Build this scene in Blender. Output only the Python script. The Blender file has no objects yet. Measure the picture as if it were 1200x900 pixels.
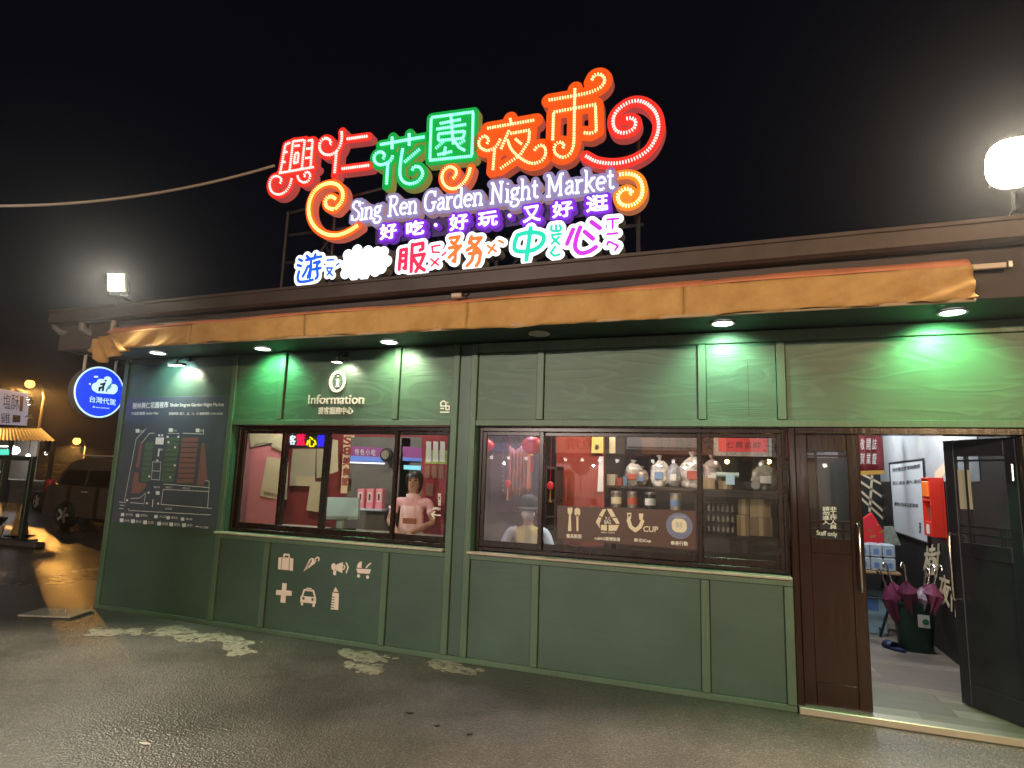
import bpy, bmesh, math, random
import numpy as np
from mathutils import Vector, Matrix, noise
random.seed(7)
sc = bpy.context.scene
COL = sc.collection
R = math.radians

# ------------------------------------------------------------------ camera
F_PX, YAW, PITCH, ROLL = 703.12, R(-19.805), R(8.583), R(1.879)
CAM = Vector((0.0, -5.145, 1.65))
fw = Vector((math.sin(YAW)*math.cos(PITCH), math.cos(YAW)*math.cos(PITCH), math.sin(PITCH)))
rt0 = Vector((math.cos(YAW), -math.sin(YAW), 0)); up0 = rt0.cross(fw)
rt = math.cos(ROLL)*rt0 + math.sin(ROLL)*up0
up = -math.sin(ROLL)*rt0 + math.cos(ROLL)*up0
cd = bpy.data.cameras.new('camera'); cam = bpy.data.objects.new('camera', cd); COL.objects.link(cam)
cam.matrix_world = Matrix((( rt.x, up.x, -fw.x, CAM.x), (rt.y, up.y, -fw.y, CAM.y), (rt.z, up.z, -fw.z, CAM.z), (0, 0, 0, 1)))
cd.sensor_width = 36; cd.sensor_fit = 'HORIZONTAL'; cd.lens = 36*F_PX/1200; cd.clip_start = .05; cd.clip_end = 2000
sc.camera = cam

# ------------------------------------------------------------------ night sky
w = bpy.data.worlds.new('World'); sc.world = w; w.use_nodes = True
nt = w.node_tree; bg = nt.nodes['Background']
sky = nt.nodes.new('ShaderNodeTexSky'); sky.sky_type = 'NISHITA'; sky.sun_disc = False
sky.sun_elevation = R(-6); sky.sun_rotation = R(160); sky.air_density = 1.2; sky.dust_density = 2
mx = nt.nodes.new('ShaderNodeMix'); mx.data_type = 'RGBA'; mx.inputs[0].default_value = .9
mx.inputs[7].default_value = (.034, .033, .060, 1)      # city glow on the night sky
nt.links.new(sky.outputs[0], mx.inputs[6]); nt.links.new(mx.outputs[2], bg.inputs[0])
bg.inputs[1].default_value = .06
vs = sc.view_settings; vs.view_transform = 'Standard'; vs.look = 'None'; vs.gamma = 1; vs.exposure = .22; vs.use_curve_mapping = False
sc.render.engine = 'CYCLES'
sc.cycles.use_denoising = True
try: sc.cycles.denoiser = 'OPENIMAGEDENOISE'
except Exception: pass
sc.cycles.max_bounces = 5; sc.cycles.diffuse_bounces = 3; sc.cycles.glossy_bounces = 3; sc.cycles.transparent_max_bounces = 12; sc.cycles.sample_clamp_indirect = 4
sc.cycles.caustics_reflective = False; sc.cycles.caustics_refractive = False

# ------------------------------------------------------------------ places: a point of the picture on a given plane of the place
def ray(u, v): return rt*((u-600)/F_PX) - up*((v-450)/F_PX) + fw
def PY(u, v, y=0.0): d = ray(u, v); return CAM + d*((y-CAM.y)/d.y)
def PZ(u, v, z=0.0): d = ray(u, v); return CAM + d*((z-CAM.z)/d.z)
def PX(u, v, x=0.0): d = ray(u, v); return CAM + d*((x-CAM.x)/d.x)

# ------------------------------------------------------------------ materials
MATS = {}
def mat(name, col, rough=.6, metal=0., emit=None, es=0., spec=.5, var=0., vscale=6., bump=0., bscale=60., col2=None, stretch=(1, 1, 1), alpha=None, coat=0.):
    m = bpy.data.materials.new(name); m.use_nodes = True; MATS[name] = m
    n = m.node_tree.nodes; L = m.node_tree.links; b = n['Principled BSDF']
    b.inputs['Base Color'].default_value = (*col, 1); b.inputs['Roughness'].default_value = rough
    b.inputs['Metallic'].default_value = metal; b.inputs['Specular IOR Level'].default_value = spec
    b.inputs['Coat Weight'].default_value = coat
    if emit: b.inputs['Emission Color'].default_value = (*emit, 1); b.inputs['Emission Strength'].default_value = es
    if var or bump or col2:
        tc = n.new('ShaderNodeTexCoord'); mp = n.new('ShaderNodeMapping'); mp.inputs['Scale'].default_value = stretch
        L.new(tc.outputs['Object'], mp.inputs[0])
    if var or col2:
        no = n.new('ShaderNodeTexNoise'); no.inputs['Scale'].default_value = vscale; no.inputs['Detail'].default_value = 6; no.inputs['Roughness'].default_value = .65
        L.new(mp.outputs[0], no.inputs[0])
        rp = n.new('ShaderNodeValToRGB'); rp.color_ramp.elements[0].position = .3; rp.color_ramp.elements[1].position = .72
        c2 = col2 if col2 else tuple(min(1, c*(1+var)) for c in col)
        c1 = col if col2 else tuple(c*(1-var) for c in col)
        rp.color_ramp.elements[0].color = (*c1, 1); rp.color_ramp.elements[1].color = (*c2, 1)
        L.new(no.outputs[0], rp.inputs[0]); L.new(rp.outputs[0], b.inputs['Base Color'])
        mr = n.new('ShaderNodeMapRange'); mr.inputs[3].default_value = rough*.8; mr.inputs[4].default_value = min(1, rough*1.2)
        L.new(no.outputs[0], mr.inputs[0]); L.new(mr.outputs[0], b.inputs['Roughness'])
    if bump:
        nb = n.new('ShaderNodeTexNoise'); nb.inputs['Scale'].default_value = bscale; nb.inputs['Detail'].default_value = 5
        L.new(mp.outputs[0], nb.inputs[0]); bp = n.new('ShaderNodeBump'); bp.inputs['Strength'].default_value = bump; bp.inputs['Distance'].default_value = .01
        L.new(nb.outputs[0], bp.inputs['Height']); L.new(bp.outputs[0], b.inputs['Normal'])
    return m

def emis(name, col, s):
    m = bpy.data.materials.new(name); m.use_nodes = True; n = m.node_tree.nodes; n.clear()
    e = n.new('ShaderNodeEmission'); o = n.new('ShaderNodeOutputMaterial'); e.inputs[0].default_value = (*col, 1); e.inputs[1].default_value = s
    m.node_tree.links.new(e.outputs[0], o.inputs[0]); MATS[name] = m; return m

def glass(name, tint=(1, 1, 1), boost=1.0, veil=0.0, dcol=(.7, .7, .72)):
    m = bpy.data.materials.new(name); m.use_nodes = True; n = m.node_tree.nodes; n.clear(); L = m.node_tree.links
    o = n.new('ShaderNodeOutputMaterial'); t = n.new('ShaderNodeBsdfTransparent'); g = n.new('ShaderNodeBsdfGlossy')
    t.inputs[0].default_value = (*tint, 1); g.inputs['Roughness'].default_value = .015
    fr = n.new('ShaderNodeFresnel'); fr.inputs[0].default_value = 1.5
    ml = n.new('ShaderNodeMath'); ml.operation = 'MULTIPLY'; ml.inputs[1].default_value = boost; ml.use_clamp = True
    mxs = n.new('ShaderNodeMixShader'); gm_ = n.new('ShaderNodeNewGeometry'); sb = n.new('ShaderNodeMath'); sb.operation = 'SUBTRACT'; sb.inputs[0].default_value = 1; L.new(gm_.outputs['Backfacing'], sb.inputs[1])
    m9 = n.new('ShaderNodeMath'); m9.operation = 'MULTIPLY'; L.new(fr.outputs[0], m9.inputs[0]); L.new(sb.outputs[0], m9.inputs[1])   # only the outer skin of a pane mirrors
    L.new(m9.outputs[0], ml.inputs[0]); L.new(ml.outputs[0], mxs.inputs[0])
    L.new(t.outputs[0], mxs.inputs[1]); L.new(g.outputs[0], mxs.inputs[2]); last = mxs
    if veil:
        d = n.new('ShaderNodeBsdfDiffuse'); d.inputs[0].default_value = (*dcol, 1); m2 = n.new('ShaderNodeMixShader')
        no = n.new('ShaderNodeTexNoise'); no.inputs['Scale'].default_value = 3; no.inputs['Detail'].default_value = 6
        tc = n.new('ShaderNodeTexCoord'); L.new(tc.outputs['Object'], no.inputs[0])
        mm = n.new('ShaderNodeMath'); mm.operation = 'MULTIPLY'; mm.inputs[1].default_value = veil*2; L.new(no.outputs[0], mm.inputs[0])
        L.new(mm.outputs[0], m2.inputs[0]); L.new(mxs.outputs[0], m2.inputs[1]); L.new(d.outputs[0], m2.inputs[2]); last = m2
    L.new(last.outputs[0], o.inputs[0]); MATS[name] = m; return m

def wood_paint(name, col, grain=.35, rough=.45, axis=(.8, 1, 4.5), rings=34):
    """painted plywood: flowing grain lines pressed through the paint"""
    m = bpy.data.materials.new(name); m.use_nodes = True; n = m.node_tree.nodes; L = m.node_tree.links; b = n['Principled BSDF']
    tc = n.new('ShaderNodeTexCoord'); mp = n.new('ShaderNodeMapping'); mp.inputs['Scale'].default_value = axis
    oi = n.new('ShaderNodeObjectInfo'); L.new(tc.outputs['Object'], mp.inputs[0])
    ad = n.new('ShaderNodeVectorMath'); ad.operation = 'MULTIPLY_ADD'; ad.inputs[1].default_value = (1, 1, 1)
    cmb = n.new('ShaderNodeCombineXYZ'); ml = n.new('ShaderNodeMath'); ml.operation = 'MULTIPLY'; ml.inputs[1].default_value = 40
    L.new(oi.outputs['Random'], ml.inputs[0]); L.new(ml.outputs[0], cmb.inputs[0]); L.new(ml.outputs[0], cmb.inputs[2])
    L.new(mp.outputs[0], ad.inputs[0]); L.new(cmb.outputs[0], ad.inputs[2])
    no = n.new('ShaderNodeTexNoise'); no.inputs['Scale'].default_value = 1.1; no.inputs['Detail'].default_value = 1.5; no.inputs['Distortion'].default_value = 1.2
    L.new(ad.outputs[0], no.inputs[0])
    sn = n.new('ShaderNodeMath'); sn.operation = 'MULTIPLY'; sn.inputs[1].default_value = rings; L.new(no.outputs[0], sn.inputs[0])
    s2 = n.new('ShaderNodeMath'); s2.operation = 'SINE'; L.new(sn.outputs[0], s2.inputs[0])
    big = n.new('ShaderNodeTexNoise'); big.inputs['Scale'].default_value = 1.3; big.inputs['Detail'].default_value = 5; L.new(tc.outputs['Object'], big.inputs[0])
    fine = n.new('ShaderNodeTexNoise'); fine.inputs['Scale'].default_value = 90; fine.inputs['Detail'].default_value = 3; L.new(tc.outputs['Object'], fine.inputs[0])
    rp = n.new('ShaderNodeValToRGB'); rp.color_ramp.elements[0].position = .25; rp.color_ramp.elements[1].position = .75
    rp.color_ramp.elements[0].color = (*[c*.78 for c in col], 1); rp.color_ramp.elements[1].color = (*[c*1.2 for c in col], 1)
    L.new(big.outputs[0], rp.inputs[0])
    gm = n.new('ShaderNodeMapRange'); gm.inputs[1].default_value = .4; gm.inputs[2].default_value = 1; gm.inputs[3].default_value = 1; gm.inputs[4].default_value = 1+grain*.9
    L.new(s2.outputs[0], gm.inputs[0])
    mc = n.new('ShaderNodeMix'); mc.data_type = 'RGBA'; mc.blend_type = 'MULTIPLY'; mc.inputs[0].default_value = 1
    L.new(rp.outputs[0], mc.inputs[6]); L.new(gm.outputs[0], mc.inputs[7]); L.new(mc.outputs[2], b.inputs['Base Color'])
    sm = n.new('ShaderNodeMath'); sm.operation = 'MULTIPLY_ADD'; sm.inputs[1].default_value = .5; L.new(s2.outputs[0], sm.inputs[0]); L.new(fine.outputs[0], sm.inputs[2])
    bp = n.new('ShaderNodeBump'); bp.inputs['Strength'].default_value = grain; bp.inputs['Distance'].default_value = .004
    L.new(sm.outputs[0], bp.inputs['Height']); L.new(bp.outputs[0], b.inputs['Normal'])
    b.inputs['Roughness'].default_value = rough; MATS[name] = m; return m

GREEN = wood_paint('green_painted_plywood', (.064, .116, .077), .26, .46)
GREENLO = wood_paint('green_painted_plywood_smooth', (.054, .098, .076), .05, .40)
GREENTRIM = wood_paint('green_painted_batten', (.080, .132, .088), .12, .45, (9, 1, 1))
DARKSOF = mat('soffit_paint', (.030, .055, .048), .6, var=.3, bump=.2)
BROWN = wood_paint('dark_brown_door_wood', (.022, .008, .005), .08, .16, (14, 1, 1))
FRAME = mat('dark_brown_aluminium', (.020, .009, .007), .28, .2, var=.2)
CHAR = mat('charcoal_door_paint', (.022, .022, .028), .38, var=.2, bump=.1, bscale=200)
CREAM = mat('cream_sill_paint', (.40, .35, .27), .5, var=.15)
WHITE = mat('white_plastic_letter', (.75, .71, .66), .4, var=.05)
PINKISH = mat('cream_vinyl', (.82, .70, .62), .5, var=.04)
GUTTER = mat('brown_sheet_metal', (.060, .040, .034), .45, .3, var=.25, vscale=3, bump=.1)
FASC = mat('brown_fascia_paint', (.050, .034, .032), .6, var=.25)
TARP = mat('ochre_awning_canvas', (.56, .33, .115), .8, col2=(.40, .215, .065), vscale=5, bump=.35, bscale=12)
TARP2 = mat('orange_awning_canvas', (.66, .25, .13), .75, col2=(.50, .16, .07), vscale=5, bump=.35, bscale=12)
STEEL = mat('grey_steel', (.35, .34, .33), .35, .8, var=.15)
DSTEEL = mat('dark_painted_steel', (.035, .032, .035), .5, .4, var=.3)
CHROME = mat('brushed_steel', (.62, .58, .54), .18, 1.)
BLACK = mat('black_plastic', (.012, .012, .013), .45)
GLASS = glass('window_glass', (.93, .94, .93), 1.7, .010)
PALEGL = glass('pale_window_glass', (.92, .92, .95), 1.3, .10, (.75, .72, .85))  # same glass with a denser pale lavender veil
WHITEWALL = mat('white_wall', (.62, .63, .65), .7, var=.08)

# ------------------------------------------------------------------ mesh builder
class MB:
    def __init__(s): s.v = []; s.f = []; s.m = []; s.cur = 0
    def add(s, vs, fs):
        o = len(s.v); s.v += [tuple(v) for v in vs]
        for f in fs: s.f.append([i+o for i in f]); s.m.append(s.cur)
        return s
    def box(s, x0, x1, y0, y1, z0, z1, M=None):
        vs = [Vector((x, y, z)) for z in (z0, z1) for y in (y0, y1) for x in (x0, x1)]
        if M: vs = [M @ v for v in vs]
        return s.add(vs, [(0, 2, 3, 1), (4, 5, 7, 6), (0, 1, 5, 4), (2, 6, 7, 3), (0, 4, 6, 2), (1, 3, 7, 5)])
    def bbox(s, x0, x1, y0, y1, z0, z1, b=.004, M=None):
        """box with chamfered edges"""
        bm = bmesh.new(); bmesh.ops.create_cube(bm, size=1)
        for v in bm.verts: v.co = Vector((x0+(v.co.x+.5)*(x1-x0), y0+(v.co.y+.5)*(y1-y0), z0+(v.co.z+.5)*(z1-z0)))
        bmesh.ops.bevel(bm, geom=list(bm.edges), offset=b, segments=1, affect='EDGES', profile=.5)
        if M: bmesh.ops.transform(bm, matrix=M, verts=bm.verts)
        return s.bm(bm)
    def bm(s, bm):
        bm.verts.index_update(); s.add([v.co.copy() for v in bm.verts], [[v.index for v in f.verts] for f in bm.faces]); bm.free(); return s
    def poly(s, pts, nrm, d):
        """flat polygon of world points extruded by d along nrm"""
        n = len(pts); nrm = Vector(nrm)*d
        vs = [Vector(p) for p in pts]; vs += [v+nrm for v in vs]
        area = Vector((0, 0, 0))
        for i in range(n): area += (Vector(pts[i])-Vector(pts[0])).cross(Vector(pts[(i+1) % n])-Vector(pts[0]))
        fl = area.dot(nrm) > 0
        a = list(range(n)); b = list(range(n, 2*n)); fs = [a[::-1], b] if fl else [a, b[::-1]]
        for i in range(n):
            j = (i+1) % n; q = (i, j, n+j, n+i); fs.append(q if fl else q[::-1])
        return s.add(vs, fs)
    def tube(s, pts, r, n=8, cap=True, closed=False):
        pts = [Vector(p) for p in pts]; k = len(pts); vs = []; fs = []; prev = None
        for i, p in enumerate(pts):
            a = pts[(i-1) % k] if closed else pts[max(i-1, 0)]; b = pts[(i+1) % k] if closed else pts[min(i+1, k-1)]
            t = (b-a).normalized()
            if prev is None:
                u = t.cross(Vector((0, 0, 1)));
                if u.length < .01: u = t.cross(Vector((1, 0, 0)))
            else: u = prev - t*prev.dot(t)
            u.normalize(); prev = u; v = t.cross(u); rr = r[i] if isinstance(r, (list, tuple)) else r
            for j in range(n): an = 2*math.pi*j/n; vs.append(p+u*(math.cos(an)*rr)+v*(math.sin(an)*rr))
        for i in range(k if closed else k-1):
            for j in range(n):
                i2 = (i+1) % k
                fs.append((i*n+j, i*n+(j+1) % n, i2*n+(j+1) % n, i2*n+j))
        if cap and not closed: fs += [list(range(n))[::-1], [(k-1)*n+j for j in range(n)]]
        return s.add(vs, fs)
    def lathe(s, prof, n=16, M=None, cap=True):
        vs = []; fs = []; k = len(prof)
        for (r, z) in prof:
            for j in range(n): a = 2*math.pi*j/n; vs.append(Vector((r*math.cos(a), r*math.sin(a), z)))
        for i in range(k-1):
            for j in range(n): fs.append((i*n+j, i*n+(j+1) % n, (i+1)*n+(j+1) % n, (i+1)*n+j))
        if cap: fs += [list(range(n))[::-1], [(k-1)*n+j for j in range(n)]]
        if M: vs = [M @ v for v in vs]
        return s.add(vs, fs)
    def ball(s, c, r, n=10, sc_=(1, 1, 1)):
        prof = [(max(.001, r*math.sin(math.pi*i/n)), -r*math.cos(math.pi*i/n)) for i in range(n+1)]
        return s.lathe(prof, n+4, Matrix.Translation(Vector(c)) @ Matrix.Diagonal((*sc_, 1)))
    def build(s, name, m, parent=None, smooth=False, loc=None, world=True):
        me = bpy.data.meshes.new(name)
        off = Vector((0, 0, 0))
        if parent is not None and world: off = WORLD.get(parent.name, Vector((0, 0, 0)))
        elif loc is not None: off = Vector(loc)
        me.from_pydata([(v[0]-off.x, v[1]-off.y, v[2]-off.z) for v in s.v], [], s.f)
        ms = m if isinstance(m, (list, tuple)) else [m]
        for q in ms: me.materials.append(q)
        if len(ms) > 1: me.polygons.foreach_set('material_index', s.m)
        if smooth:
            me.polygons.foreach_set('use_smooth', [True]*len(me.polygons))
            if smooth != 'all':
                try: me.set_sharp_from_angle(angle=R(38))
                except Exception: pass
        me.update(); o = bpy.data.objects.new(name, me); COL.objects.link(o)
        if parent is not None: o.parent = parent; WORLD[o.name] = off if world else Vector((0, 0, 0))
        else: o.location = off; WORLD[o.name] = off
        return o
WORLD = {}
def tag(o, label=None, cat=None, group=None, kind=None):
    if label: o['label'] = label
    if cat: o['category'] = cat
    if group: o['group'] = group
    if kind: o['kind'] = kind
    return o
def thing(name, label, cat, loc=(0, 0, 0), rotz=0, group=None):
    o = bpy.data.objects.new(name, None); o.empty_display_size = .1; COL.objects.link(o); o.location = loc; o.rotation_euler.z = rotz
    WORLD[o.name] = Vector(loc) if rotz == 0 else Vector((0, 0, 0)); return tag(o, label, cat, group)
def copy_tree(o, parent=None):
    c = o.copy(); COL.objects.link(c); c.parent = parent; WORLD[c.name] = Vector(c.location) if parent is None else WORLD.get(o.name, Vector())
    for ch in list(o.children): copy_tree(ch, c)
    return c
def lamp(kind, name, loc, power, col, parent=None, target=None, size=.1, spot=None, blend=.6):
    d = bpy.data.lights.new(name, kind); d.energy = power; d.color = col
    if kind == 'AREA': d.size = size
    else: d.shadow_soft_size = size
    if kind == 'SPOT': d.spot_size = spot; d.spot_blend = blend
    o = bpy.data.objects.new(name, d); COL.objects.link(o)
    off = WORLD.get(parent.name, Vector()) if parent else Vector()
    o.location = Vector(loc)-off
    if target is not None: o.rotation_euler = (Vector(target)-Vector(loc)).to_track_quat('-Z', 'Y').to_euler()
    if parent: o.parent = parent
    return o

# flat lettering: glyph outlines squeezed into a rectangle of a wall plane
GCACHE = {}
def glyphs(body, bold=.0):
    k = (body, bold)
    if k not in GCACHE:
        c = bpy.data.curves.new('t', 'FONT'); c.body = body; c.offset = bold; c.resolution_u = 3; c.fill_mode = 'FRONT'
        o = bpy.data.objects.new('t', c); me = bpy.data.meshes.new_from_object(o)
        V = np.array([v.co[:2] for v in me.vertices]) if len(me.vertices) else np.zeros((1, 2)); Fc = [list(p.vertices) for p in me.polygons]
        E_ = [list(e.vertices) for e in me.edges]
        bpy.data.objects.remove(o); bpy.data.curves.remove(c); bpy.data.meshes.remove(me)
        GCACHE[k] = (V, Fc, E_)
    return GCACHE[k]
def text_quad(mb, body, bl, br, tl, nrm, depth=.0, bold=.0):
    """fit a line of text into the parallelogram bl, br, tl (world points); nrm is the front direction"""
    if bold > 0:
        bl, br, tl = Vector(bl), Vector(br), Vector(tl); nrm = Vector(nrm); V = glyphs(body)[0]; e = (br-bl)*(bold/float(np.ptp(V[:, 0]))); h = (tl-bl)*(bold/float(np.ptp(V[:, 1])))
        for k, (i, j) in enumerate([(-1, -1), (1, 1), (1, -1), (-1, 1)]):
            o = e*i*.8+h*j*.8+nrm*.0002*k; text_quad(mb, body, bl+o, br+o, tl+o, nrm, depth, 0)
        return
    V, Fc, _ = glyphs(body, 0); lo = V.min(0); hi = V.max(0); S = np.maximum(hi-lo, 1e-6)
    bl, br, tl = Vector(bl), Vector(br), Vector(tl); nrm = Vector(nrm)
    q = [bl+(br-bl)*float((p[0]-lo[0])/S[0])+(tl-bl)*float((p[1]-lo[1])/S[1]) for p in V]
    if depth <= 0:
        a = (br-bl).cross(tl-bl); mb.add(q, [f if a.dot(nrm) > 0 else f[::-1] for f in Fc]); return
    k = len(q); vs = [p+nrm*depth for p in q]+q; fs = [list(f) for f in Fc]
    cnt = {}
    for f in Fc:
        for i in range(len(f)):
            e = (f[i], f[(i+1) % len(f)]); cnt[tuple(sorted(e))] = cnt.get(tuple(sorted(e)), []) + [e]
    for e in cnt.values():
        if len(e) == 1: a, b = e[0]; fs.append([a, a+k, b+k, b])
    mb.add(vs, fs)
def text_px(mb, body, u0, v0, u1, v1, u2, v2, y=0., depth=.0, bold=.0):
    """bottom-left, bottom-right and top-left of the line as seen, on the plane Y=y"""
    text_quad(mb, body, PY(u0, v0, y), PY(u1, v1, y), PY(u2, v2, y), (0, -1, 0), depth, bold)

# ------------------------------------------------------------------ blobs: everything within r of a set of strokes (channel-letter outlines)
def catmull(pts, n=5):
    P = [np.array(p, float) for p in pts]; out = []
    for i in range(len(P)-1):
        p0 = P[i-1] if i else 2*P[0]-P[1]; p1, p2 = P[i], P[i+1]; p3 = P[i+2] if i+2 < len(P) else 2*P[-1]-P[-2]
        for k in range(n):
            t = k/n; out.append(.5*((2*p1)+(-p0+p2)*t+(2*p0-5*p1+4*p2-p3)*t*t+(-p0+3*p1-3*p2+p3)*t**3))
    out.append(P[-1]); return [tuple(p) for p in out]
def blob(mb, segs, r, cell, to3, d, dirv, ragged=0.):
    """segs: (N,4) plane coords; to3: plane -> world; thickness d along dirv (away from the viewer)"""
    S = np.array(segs, float); pd = float(np.max(r))+cell*2; x0, x1 = min(S[:, 0].min(), S[:, 2].min())-pd, max(S[:, 0].max(), S[:, 2].max())+pd
    y0, y1 = min(S[:, 1].min(), S[:, 3].min())-pd, max(S[:, 1].max(), S[:, 3].max())+pd
    nx, ny = int((x1-x0)/cell)+2, int((y1-y0)/cell)+2
    X, Y = np.meshgrid(x0+np.arange(nx)*cell, y0+np.arange(ny)*cell, indexing='ij')
    Dm = np.full(X.shape, 1e9); rr = np.broadcast_to(np.array(r if np.ndim(r) else [r]*len(S), float), (len(S),))
    for (ax, ay, bx, by), q in zip(S, rr):
        dx, dy = bx-ax, by-ay; L2 = dx*dx+dy*dy+1e-12
        t = np.clip(((X-ax)*dx+(Y-ay)*dy)/L2, 0, 1); Dm = np.minimum(Dm, np.hypot(X-ax-t*dx, Y-ay-t*dy)-q)
    if ragged:
        for f, a in ((9, .5), (21, .32), (47, .22), (95, .16)): Dm = Dm+ragged*a*(np.sin(X*f+2.1*np.sin(Y*f*.7+f))+np.sin(Y*f*1.3+1.7*np.sin(X*f*.6)))
    Fd = -Dm; ids = {}; vs = []; fs = []
    def nid(i, j):
        k = (0, i, j)
        if k not in ids: ids[k] = len(vs); vs.append((X[i, j], Y[i, j]))
        return ids[k]
    def eid(i, j, i2, j2):
        a, b = sorted(((i, j), (i2, j2))); k = (1, a, b)
        if k not in ids:
            fa, fb = Fd[a], Fd[b]; t = min(.95, max(.05, fa/(fa-fb)))
            ids[k] = len(vs); vs.append((X[a]+(X[b]-X[a])*t, Y[a]+(Y[b]-Y[a])*t))
        return ids[k]
    ins = Fd > 0
    for i in range(nx-1):
        for j in range(ny-1):
            c = [(i, j), (i+1, j), (i+1, j+1), (i, j+1)]; k = [bool(ins[q]) for q in c]
            if not any(k): continue
            f = []
            for q in range(4):
                if k[q]: f.append(nid(*c[q]))
                if k[q] != k[(q+1) % 4]: f.append(eid(*c[q], *c[(q+1) % 4]))
            if len(f) > 2: fs.append(f)
    W = [Vector(to3(*p)) for p in vs]; dv = Vector(dirv)*d; n = len(W)
    cnt = {}
    for f in fs:
        for i in range(len(f)):
            e = (f[i], f[(i+1) % len(f)]); s_ = tuple(sorted(e)); cnt[s_] = None if s_ in cnt else e
    nf = Vector((0, 0, 0))
    a, b, c = W[fs[0][0]], W[fs[0][1]], W[fs[0][2]]; flip = (b-a).cross(c-a).dot(dv) > 0
    mb.cur = 0; o = len(mb.v); mb.v += [tuple(p) for p in W]+[tuple(p+dv) for p in W]
    for f in fs: mb.f.append([q+o for q in (f[::-1] if flip else f)]); mb.m.append(0)
    for e in cnt.values():
        if e:
            q = [e[1], e[0], e[0]+n, e[1]+n]
            if flip: q = q[::-1]
            mb.f.append([x+o for x in q]); mb.m.append(1)
    return mb
def segs_of(strokes):
    out = []
    for s in strokes:
        for a, b in zip(s[:-1], s[1:]): out.append((*a, *b))
    return out

# ================================================================== GROUND
def asphalt():
    m = bpy.data.materials.new('damp_asphalt'); m.use_nodes = True; n = m.node_tree.nodes; L = m.node_tree.links; b = n['Principled BSDF']
    tc = n.new('ShaderNodeTexCoord')
    def noise(s, d=4, r=.6):
        q = n.new('ShaderNodeTexNoise'); q.inputs['Scale'].default_value = s; q.inputs['Detail'].default_value = d; q.inputs['Roughness'].default_value = r; L.new(tc.outputs['Object'], q.inputs[0]); return q
    big = noise(.45, 6); mid = noise(7, 5); fine = noise(42, 4, .85)
    vor = n.new('ShaderNodeTexVoronoi'); vor.inputs['Scale'].default_value = 70; L.new(tc.outputs['Object'], vor.inputs[0])
    rp = n.new('ShaderNodeValToRGB'); e = rp.color_ramp.elements; e[0].position = .42; e[1].position = .78; e[0].color = (.020, .0185, .018, 1); e[1].color = (.150, .134, .120, 1)
    mixv = n.new('ShaderNodeMath'); mixv.operation = 'MULTIPLY_ADD'; mixv.inputs[1].default_value = .40; L.new(fine.outputs[0], mixv.inputs[0])
    m2 = n.new('ShaderNodeMath'); m2.operation = 'MULTIPLY_ADD'; m2.inputs[1].default_value = .75; L.new(big.outputs[0], m2.inputs[0])
    m3 = n.new('ShaderNodeMath'); m3.operation = 'MULTIPLY'; m3.inputs[1].default_value = .12; L.new(mid.outputs[0], m3.inputs[0]); L.new(m3.outputs[0], m2.inputs[2])
    L.new(m2.outputs[0], mixv.inputs[2]); L.new(mixv.outputs[0], rp.inputs[0])
    v2 = n.new('ShaderNodeTexVoronoi'); v2.inputs['Scale'].default_value = 150; L.new(tc.outputs['Object'], v2.inputs[0]); sc2 = n.new('ShaderNodeSeparateColor'); L.new(v2.outputs['Color'], sc2.inputs[0])
    r2 = n.new('ShaderNodeValToRGB'); r2.color_ramp.elements[0].position = 0; r2.color_ramp.elements[0].color = (.62, .62, .62, 1); r2.color_ramp.elements[1].position = .8; r2.color_ramp.elements[1].color = (1, 1, 1, 1); e3 = r2.color_ramp.elements.new(.93); e3.color = (1.9, 1.85, 1.8, 1)
    L.new(sc2.outputs[0], r2.inputs[0]); mm = n.new('ShaderNodeMix'); mm.data_type = 'RGBA'; mm.blend_type = 'MULTIPLY'; mm.inputs[0].default_value = 1; L.new(rp.outputs[0], mm.inputs[6]); L.new(r2.outputs[0], mm.inputs[7]); L.new(mm.outputs[2], b.inputs['Base Color'])
    mr = n.new('ShaderNodeMapRange'); mr.inputs[1].default_value = .35; mr.inputs[2].default_value = .65; mr.inputs[3].default_value = .30; mr.inputs[4].default_value = .58
    L.new(big.outputs[0], mr.inputs[0])
    sx = n.new('ShaderNodeSeparateXYZ'); L.new(tc.outputs['Object'], sx.inputs[0]); wet = n.new('ShaderNodeMapRange'); wet.inputs[1].default_value = -9.5; wet.inputs[2].default_value = -6.5; wet.inputs[3].default_value = .5; wet.inputs[4].default_value = 1; L.new(sx.outputs[0], wet.inputs[0])
    wm = n.new('ShaderNodeMath'); wm.operation = 'MULTIPLY'; L.new(mr.outputs[0], wm.inputs[0]); L.new(wet.outputs[0], wm.inputs[1]); L.new(wm.outputs[0], b.inputs['Roughness'])
    bp = n.new('ShaderNodeBump'); bp.inputs['Strength'].default_value = .55; bp.inputs['Distance'].default_value = .008; L.new(vor.outputs[0], bp.inputs['Height'])
    b2 = n.new('ShaderNodeBump'); b2.inputs['Strength'].default_value = .25; b2.inputs['Distance'].default_value = .02; L.new(mid.outputs[0], b2.inputs['Height']); L.new(bp.outputs[0], b2.inputs['Normal'])
    L.new(b2.outputs[0], b.inputs['Normal']); return m
ASPH = asphalt()
g = MB().box(-260, 120, -120, 260, -.3, 0).build('ground', ASPH); tag(g, 'dark damp asphalt ground in front of the green building', kind='structure')
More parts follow.
